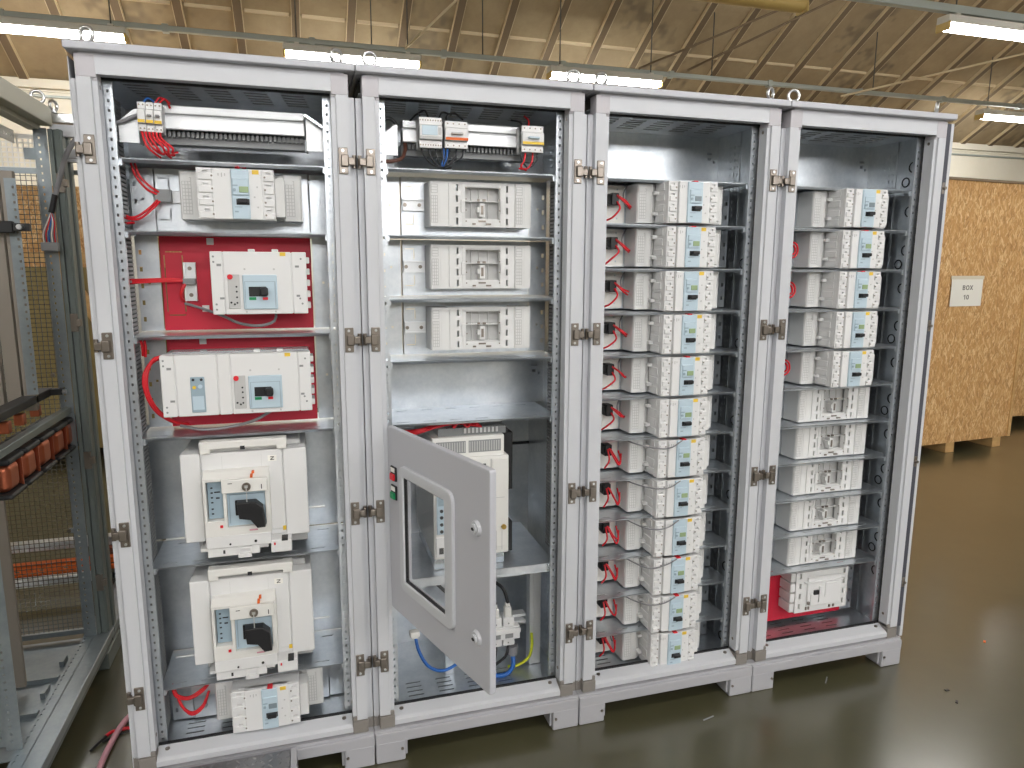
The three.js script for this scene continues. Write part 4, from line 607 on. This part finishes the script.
  wires('control_wires', 'short red wires entering the side duct above the thick loop', M.red, [[[o + .095, 1.425, -.13], [o + .1, 1.4, -.12], [o + .098, 1.375, -.13]], [[o + .105, 1.42, -.13], [o + .108, 1.395, -.12], [o + .104, 1.372, -.13]]], .004);
  wires('grey_cable', 'grey cable drooping below the wide breaker with the residual panel', M.wireGrey, [[[o + .19, 1.165, -.1], [o + .25, 1.155, -.075], [o + .32, 1.158, -.07], [o + .4, 1.175, -.07], [o + .45, 1.2, -.08]]], .0046);
  wires('control_wires', 'red wire loops in the bottom row beside the breaker', M.red, [0, 1].map(i => [[o + .105, .33 - i * .004, -.12], [o + .115, .285 + i * .008, -.11], [o + .15, .262 + i * .006, -.12], [o + .19, .27 + i * .008, -.14], [o + .212, .285, -.17]]).concat([0, 1].map(i => [[o + .112, .3, -.12], [o + .135, .24, -.11], [o + .16, .205 + i * .007, -.12], [o + .187, .212 + i * .007, -.14], [o + .205, .25, -.17]])), .0042);
  // door cabinet top row
  const q = bayX(2);
  wires('control_wires', 'dark wires looping under the energy meter', M.wireBlack, range(0, 6, 1).map(i => { const a = .2 + i * .022, c = .268; return [[q + a, 2.0, -.075], [q + a + (c - a) * .1, 1.975, -.068], [q + a + (c - a) * .5, 1.948 + .002 * i, -.068], [q + c, 1.94, -.075], [q + c + .03, 1.945, -.1]]; }), .0026);
  wires('blue_wire', 'blue wires gathered between the meter and the four-pole breaker', M.wireBlue, [[[q + .27, 1.999, -.075], [q + .268, 1.97, -.068], [q + .262, 1.945, -.07]], [[q + .282, 1.999, -.075], [q + .276, 1.965, -.068], [q + .266, 1.945, -.07]]], .003);
  wires('control_wires', 'dark wires arching over the energy meter and breaker', M.wireBlack, [[[q + .2, 2.085, -.08], [q + .195, 2.1, -.09], [q + .18, 2.09, -.11], [q + .165, 2.07, -.15]], [[q + .225, 2.085, -.08], [q + .215, 2.11, -.09], [q + .19, 2.1, -.11]], [[q + .28, 2.08, -.08], [q + .285, 2.1, -.09], [q + .31, 2.11, -.1], [q + .335, 2.09, -.09]], [[q + .255, 2.085, -.08], [q + .27, 2.108, -.09], [q + .3, 2.105, -.1]]], .003);
  wires('control_wires', 'red and dark wires tangled under the residual breaker', M.red, [[[q + .535, 1.999, -.075], [q + .53, 1.975, -.07], [q + .52, 1.955, -.07], [q + .54, 1.945, -.08]], [[q + .56, 1.999, -.075], [q + .555, 1.97, -.07], [q + .54, 1.95, -.07], [q + .515, 1.95, -.08]], [[q + .545, 2.08, -.075], [q + .55, 2.1, -.09], [q + .545, 2.12, -.12]]], .003);
  wires('control_wires', 'dark wires dropping from the residual breaker', M.wireBlack, [[[q + .525, 1.999, -.075], [q + .522, 1.975, -.07], [q + .54, 1.952, -.07]], [[q + .575, 1.999, -.075], [q + .57, 1.975, -.07], [q + .55, 1.955, -.07]], [[q + .53, 2.08, -.075], [q + .52, 2.095, -.09], [q + .5, 2.105, -.12]]], .003);
  wires('brown_cable', 'brown red cable sweeping under the rail bracket', M.brown, [[[q + .08, 1.955, -.09], [q + .11, 1.955, -.085], [q + .14, 1.965, -.09], [q + .155, 1.99, -.11], [q + .16, 2.02, -.14]]], .006);
  wires('grey_cable', 'dark grey cable curling over the rail bracket', M.wireBlack, [[[q + .075, 2.05, -.12], [q + .09, 2.08, -.12], [q + .115, 2.085, -.12], [q + .135, 2.065, -.12]]], .006);
}

// ---------------------------------------------------------------- open frame cabinet beside the row
{
  const g = thing('frame_cabinet', 'open galvanised cabinet frame with wire mesh side and busbars', 'cabinet', [-1.3, 0, -.55]), PG = std('#757d7b', .45, { metalness: .35 }), RG = std('#b9b7a4', .5);
  const post = (z, full) => {
    const q = full ? 0 : .034;
    part(g, 'perforated_upright', [plate(-1.078 - q, -1.036 - q, .14, 2.13, 'xy', z, .002, range(.17, 2.11, .025).map(y => [-1.063 - q, y, .007, .008])), B(-1.08 - q, -1.077 - q, .14, 2.13, z - .04, z + .002)], M.zincShaded);
    if (!full) return;
    const p = part(g, 'front_post', [B(-1.036, -1.02, .14, 2.13, z - .06, z - .004, .003), B(-1.02, -.992, .14, 2.13, z - .06, z - .012, .003), B(-1.008, -.998, .14, 2.13, z - .013, z - .006)], PG);
    for (const y of HINGES) part(p, 'hinge', [B(-1.022, -.996, y - .035, y + .035, z - .014, z - .004, .002), B(-1.0, -.984, y - .014, y + .014, z - .02, z + .002, .003)], M.nickel);
  };
  post(-.9, true); post(-.19, false);
  part(g, 'front_post', [B(-1.04, -.985, .14, 2.13, -1.0, -.965, .004)], PG);
  for (const [z0, z1] of [[-.96, .6], [-2.3, -.97]]) {
    part(g, 'base_rail', [plate(-1.085, -1.045, -z1, -z0, 'xz', .138, .002, range(-z1 + .03, -z0 - .03, .03).map(v => [-1.074, v, .007, .016])), B(-1.085, -1.03, .118, .137, z0, z1), B(-1.045, -.985, .105, .14, z0, z1, .004)], M.zincShaded);
    part(g, 'plinth_rail', [B(-1.06, -.996, .07, .104, z0, z1, .003)], PG);
  }
  part(g, 'foot', B(-1.1, -.99, 0, .072, -1.07, -.86, .006, 2), PG); part(g, 'foot', B(-1.1, -.99, 0, .072, .2, .4, .006, 2), PG); part(g, 'foot', B(-1.6, -1.5, 0, .072, -1.07, -.86, .006), PG);
  part(g, 'top_rail', [B(-1.075, -1.02, 2.14, 2.205, -.92, .6, .004), B(-1.1, -1.06, 2.125, 2.142, -.92, .6)], RG);
  part(g, 'top_beam', plate(-.6, .92, 2.075, 2.12, 'zy', -1.15, .003, range(-.5, .9, .025).map(z => [z, 2.097, .008, .009])), M.white);
  part(g, 'cross_rail', [B(-1.035, -.66, 2.108, 2.152, -.97, -.93, .003)], M.frame); part(g, 'cross_rail', [B(-1.035, -.66, 2.03, 2.066, -.97, -.93, .003), B(-1.035, -.66, 2.02, 2.03, -.965, -.935)], M.frame); part(g, 'cross_rail', [B(-1.035, -.66, 1.985, 2.0, -1.06, -1.02, .003)], PG);
  const t = new THREE.TorusGeometry(.02, .0055, 8, 20); t.rotateY(.4); t.translate(-1.05, 2.235, -.885); part(g, 'eyebolt', [t, cyl(.012, .01, -1.05, 2.21, -.885)], M.steel);
  const t2 = new THREE.TorusGeometry(.017, .0055, 8, 20); t2.rotateY(1.1); t2.translate(-1.02, 2.22, -.95); part(g, 'eyebolt', [t2, cyl(.011, .01, -1.02, 2.2, -.95), B(-1.05, -.7, 2.16, 2.195, -1.05, -.955, .004)], M.steel);
  // wire mesh on the far side and floor tray
  const mw = (x0, x1, y0, y1, p, w, z) => [...range(x0, x1, p).map(x => B(x - w, x + w, y0, y1, z - .001, z + .001)), ...range(y0, y1, p).map(y => B(x0, x1, y - w, y + w, z - .0012, z + .0008))];
  const mp = part(g, 'wire_mesh', mw(-1.58, -1.08, .16, 1.97, .0175, .0012, -.925), M.zincDark); part(g, 'perforated_panel', plate(-1.58, -1.08, 1.99, 2.11, 'xy', -.926, .002, range(-1.57, -1.09, .0175).flatMap(x => range(2.0, 2.1, .0175).map(y => [x, y, .0125, .0125]))), M.white);
  part(g, 'mesh_frame', [B(-1.58, -1.08, 1.97, 1.9899, -.93, -.92), B(-1.58, -1.08, .145, .165, -.93, -.915), B(-1.1, -1.085, .58, .6, -.92, -.915), B(-1.12, -1.085, 2.02, 2.06, -.922, -.915)], M.zincShaded);
  part(g, 'mesh_clip', [cyl(.008, .006, -1.1, .59, -.912, 'z', 10), cyl(.008, .006, -1.1, 1.22, -.912, 'z', 10)], M.nickel);
  part(g, 'floor_tray', [B(-1.6, -1.085, .12, .124, -.92, -.16), B(-1.6, -1.09, .124, .14, -.62, -.6), B(-1.6, -1.09, .124, .14, -.4, -.38), B(-1.115, -1.1, .124, .146, -.55, -.49), B(-1.115, -1.1, .124, .146, -.75, -.7)], M.zincShaded);
  part(g, 'partition', [plate(-1.62, -1.19, .15, .95, 'xy', -.55, .003, []), B(-1.19, -1.175, .15, .95, -.56, -.545)], M.busbar);
  part(g, 'partition', [plate(-1.32, -1.116, .15, .8, 'xy', -.2, .003, range(.18, .78, .025).flatMap(y => [-1.13, -1.15, -1.17, -1.19].map(x => [x, y, .009, .009])))], M.zincShaded);
  part(g, 'inner_upright', [plate(-1.125, -1.09, 1.18, 1.93, 'xy', -.71, .002, range(1.2, 1.91, .025).map(y => [-1.1, y, .007, .009]))], M.zincShaded);
  part(g, 'insulator', [B(-1.3, -1.1, 1.745, 1.785, -.69, -.665, .004), B(-1.1, -1.052, 1.752, 1.778, -.69, -.668, .002)], M.insul, 'black busbar insulator'); part(g, 'insulator', [B(-1.15, -1.1, 1.145, 1.175, -.9, -.25, .004), B(-1.12, -1.06, 1.15, 1.172, -.905, -.86, .003)], M.insul, 'black busbar insulator');
  part(g, 'insulator_bolt', [cyl(.009, .03, -1.075, 1.765, -.66, 'z', 8), cyl(.009, .03, -1.062, 1.16, -.87, 'x', 8)], M.steel);
  part(g, 'coil_rail', [B(-1.075, -1.045, 1.07, 1.095, -.93, -.2, .003)], PG);
  for (const [x0, x1, l] of [[-1.26, -1.2, 'flat grey busbar hidden deepest in the open frame'], [-1.19, -1.145, 'flat grey busbar in the middle of the open frame'], [-1.138, -1.1, 'flat grey busbar beside the perforated upright of the open frame']]) solo('busbar', l, 'busbar', B(x0, x1, 1.12, 1.955, -.74, -.715, .002), M.busbar, [(x0 + x1) / 2, 1.12, -.73], 'busbars in the open frame');
  [-.32, -.47, -.62, -.77, -.9].forEach((z, i) => {
    const c = thing('copper_coil', `copper coil with black flanges, ${['first', 'second', 'third', 'fourth', 'last'][i]} along the open frame towards the wall`, 'coil', [-1.1, .925, z], [-1.1, .925, z], 'copper coils in the open frame');
    part(c, 'winding', [B(-1.15, -1.052, .945, 1.035, z - .045, z + .05, .022, 3)], M.copper); part(c, 'lead', [B(-1.056, -1.049, .945, 1.035, z - .056, z - .053), B(-1.066, -1.052, .945, 1.035, z - .066, z - .063)], M.copper); part(c, 'flange', B(-1.16, -1.042, 1.035, 1.055, z - .065, z + .065, .009, 2), M.insul); part(c, 'flange', B(-1.16, -1.042, .927, .945, z - .065, z + .065, .009, 2), M.insul);
  });
  [-.46, -.59, -.74].forEach((z, i) => solo('copper_tab', `small copper tab above the coils, ${['first', 'second', 'third'][i]} towards the wall`, 'tab', B(-1.13, -1.1, 1.095, 1.135, z - .016, z + .016, .004), M.copper, [-1.115, 1.095, z], 'copper tabs above the coils'));
  const c = thing('cable_plug', 'grey cable with loose coloured wires and a grey plug hanging on the open frame', 'cable', [-1.03, 1.69, -.84]);
  part(c, 'sheath', tube([[-.88, 2.105, -.9], [-.91, 2.108, -.85], [-.958, 2.042, -.84], [-1.0, 1.924, -.84], [-1.022, 1.853, -.84]], .009, 30, 8), M.wireGrey); part(c, 'shrink_sleeve', tube([[-1.012, 1.89, -.84], [-1.022, 1.853, -.84], [-1.03, 1.825, -.84]], .0105, 10, 8), M.black);
  [M.white, M.red, M.wireBlue, M.white, M.red].forEach((m, i) => part(c, 'core', tube([[-1.03, 1.826, -.84], [-1.046 + i * .006, 1.79, -.838], [-1.062 + i * .009, 1.75, -.838], [-1.062 + i * .009, 1.715, -.84]], .0024, 14, 5), m));
  part(c, 'plug', [B(-1.072, -1.016, 1.688, 1.72, -.852, -.828, .004)], M.duct);
}
{ // rack parts behind the open frame
  const g = thing('orange_beam', 'orange slotted beam lying low behind the open frame', 'beam', [-1.3, .1, -1.5]);
  part(g, 'beam', [plate(-2.2, -.8, .19, .245, 'xy', -1.48, .004, range(-2.1, -.85, .1).map(x => [x, .217, .02, .008])), B(-2.2, -.8, .24, .246, -1.52, -1.476), B(-2.2, -.8, .189, .195, -1.52, -1.476)], M.orange);
  part(g, 'support', [B(-2.1, -2.05, 0, .19, -1.52, -1.48), B(-.9, -.85, 0, .19, -1.52, -1.48)], M.zincDark);
  const f = thing('base_frame', 'low grey steel base frame behind the orange beam', 'frame', [-1.3, 0, -1.6]); part(f, 'rail', [B(-2.2, -1.1, .28, .32, -1.62, -1.56, .004), B(-2.2, -1.1, .1, .14, -1.62, -1.56, .004)], M.zinc); part(f, 'leg', [B(-2.2, -2.14, 0, .28, -1.62, -1.56), B(-1.16, -1.1, 0, .28, -1.62, -1.56)], M.zincDark);
}

// ---------------------------------------------------------------- crates
function crate(label, x, y, z, w, h, d, rot, opt = {}) {
  const g = thing('chipboard_crate', label, 'crate', [0, 0, 0], [x, y, z]); g.rotation.y = rot;
  part(g, 'front_panel', B(0, w, .1, h, -.02, 0), opt.front || M.osb); part(g, 'side_panel', B(-.001, .02, .1, h, -d, -.021), M.osb); part(g, 'side_panel', B(w - .02, w + .001, .1, h, -d, -.021), M.osb); part(g, 'back_panel', B(.02, w - .02, .1, h, -d, -d + .02), M.osb); part(g, 'lid', B(-.015, w + .015, h, h + .02, -d - .015, .015), opt.lid || M.wood); part(g, 'corner_batten', B(w - .01, w + .025, .1, h, -.05, .012), M.wood);
  for (const u of [.05, w * .38, w * .7, w - .16]) part(g, 'skid', B(u, u + .11, 0, .1, -d + .02, -.02, .004), M.wood);
  return g;
}
const cr = crate('tall chipboard crate with a white paper sheet reading BOX', 3.55, 0, -2.47, 2.56, 2.37, 1.4, .075, { lid: M.rib });
{
  const s = new THREE.Group(); s.name = 'paper_sheet'; const pt = ctex(256, 192, (g, w, h) => { g.fillStyle = '#e9e6dc'; g.fillRect(0, 0, w, h); g.fillStyle = '#6b6862'; g.textAlign = 'center'; g.font = 'bold 44px sans-serif'; g.fillText('BOX', w * .52, h * .42); g.fillText('10', w * .5, h * .76); }, .38, .26);
  const pg = new THREE.BoxGeometry(.38, .24, .002); const a = mesh('paper', pg, std('#ffffff', .6, { map: pt.clone() })); a.material.map.repeat.set(1, 1); a.material.map.needsUpdate = true;
  s.add(a); s.add(mesh('tape', (() => { const q = new THREE.BoxGeometry(.4, .03, .003); q.translate(0, .125, 0); return q; })(), std('#d8cfba', .3)));
  s.position.set(5.345, 1.44, -2.592); s.rotation.y = .075; scene.add(s); s.userData = { label: 'white paper sheet reading BOX 10 taped on the crate', category: 'sign' };
}
crate('brown chipboard crate standing behind the one marked BOX', 6.75, 0, -3.3, 2.2, 2.3, 1.3, .06);
const lc = crate('chipboard crate with a light cross board behind the open frame', -3.6, 0, -4.45, 2.9, 2.24, 1.2, 0); part(lc, 'cross_board', B(0, 2.9, 1.66, 1.74, 0, .03, .003), M.wood); part(lc, 'lower_panel', B(.0, 2.9, .1, 1.62, 0, .012), std('#8a7a4a', .7)); part(lc, 'diagonal_board', (() => { const q = B(-.05, .05, -.5, .5, .012, .03); q.rotateZ(.5); q.translate(1.75, 1.3, .003); return q; })(), M.wood);

// ---------------------------------------------------------------- step, floor cable, floor litter
{
  const g = thing('step_platform', 'low chequer plate step in front of the cabinet with red plates', 'step', [-.44, 0, .25]);
  const tr = part(g, 'tread', B(-.63, -.266, .118, .126, .03, .5, .001), M.check), lz = [];
  for (let i = 0; i < 15; i++) for (let j = 0; j < 19; j++) { const q = new THREE.CylinderGeometry(.45, 1, 1, 8); q.scale(.0125, .003, .0045); q.rotateY((i + j) % 2 ? .785 : -.785); q.translate(-.618 + i * .0245, .1272, .042 + j * .0245); lz.push(q); }
  part(tr, 'raised_pattern', lz, M.check); part(g, 'edge_frame', [B(-.265, -.245, .02, .13, .03, .5, .003), B(-.65, -.631, .02, .13, .03, .5, .003)], M.plinth); part(g, 'leg', [B(-.65, -.6, 0, .118, .05, .1), B(-.295, -.245, 0, .118, .05, .1), B(-.65, -.6, 0, .118, .42, .47), B(-.295, -.245, 0, .118, .42, .47)], M.zincDark);
}
solo('floor_hose', 'pink hose curving over the floor beside the cabinet end', 'hose', tube([[-.77, .02, -.6], [-.8, .012, -.55], [-.831, .012, -.498], [-.853, .012, -.433], [-.867, .012, -.325], [-.871, .012, -.22], [-.86, .012, -.05], [-.82, .012, .2]], .0105, 50, 8), M.pink, [-.85, 0, -.3]);
{ const g = thing('test_lead', 'red and black test lead lying on the floor by the pink hose', 'cable', [-.88, 0, -.4]); part(g, 'lead', tube([[-.78, .006, -.42], [-.83, .006, -.418], [-.879, .009, -.406], [-.895, .009, -.385]], .006, 20, 6), M.red); part(g, 'tip', tube([[-.893, .009, -.386], [-.917, .007, -.34], [-.925, .006, -.32]], .005, 8, 6), M.black); part(g, 'tail', tube([[-.78, .006, -.405], [-.84, .005, -.395], [-.9, .005, -.36]], .004, 12, 6), M.black); }
for (const [x, z, l, m] of [[1.79, .03, 'pale scrap of wire on the floor under the end cabinet', M.duct], [1.2, .11, 'pale wire scrap on the floor below the breaker column', M.duct], [2.2, .22, 'small dark chip on the shiny floor', M.black], [2.17, .29, 'dark flake on the shiny floor', M.black], [2.68, -.02, 'orange brown crumb on the floor', M.orange]]) solo('floor_scrap', l, 'scrap', (() => { const q = new THREE.BoxGeometry(m === M.black || m === M.orange ? .018 : .05, .003, m === M.black || m === M.orange ? .009 : .004); q.rotateY(rr(-.6, .9)); q.translate(x, .002, z); return q; })(), m, [x, 0, z]);

renderer.render(scene, camera);
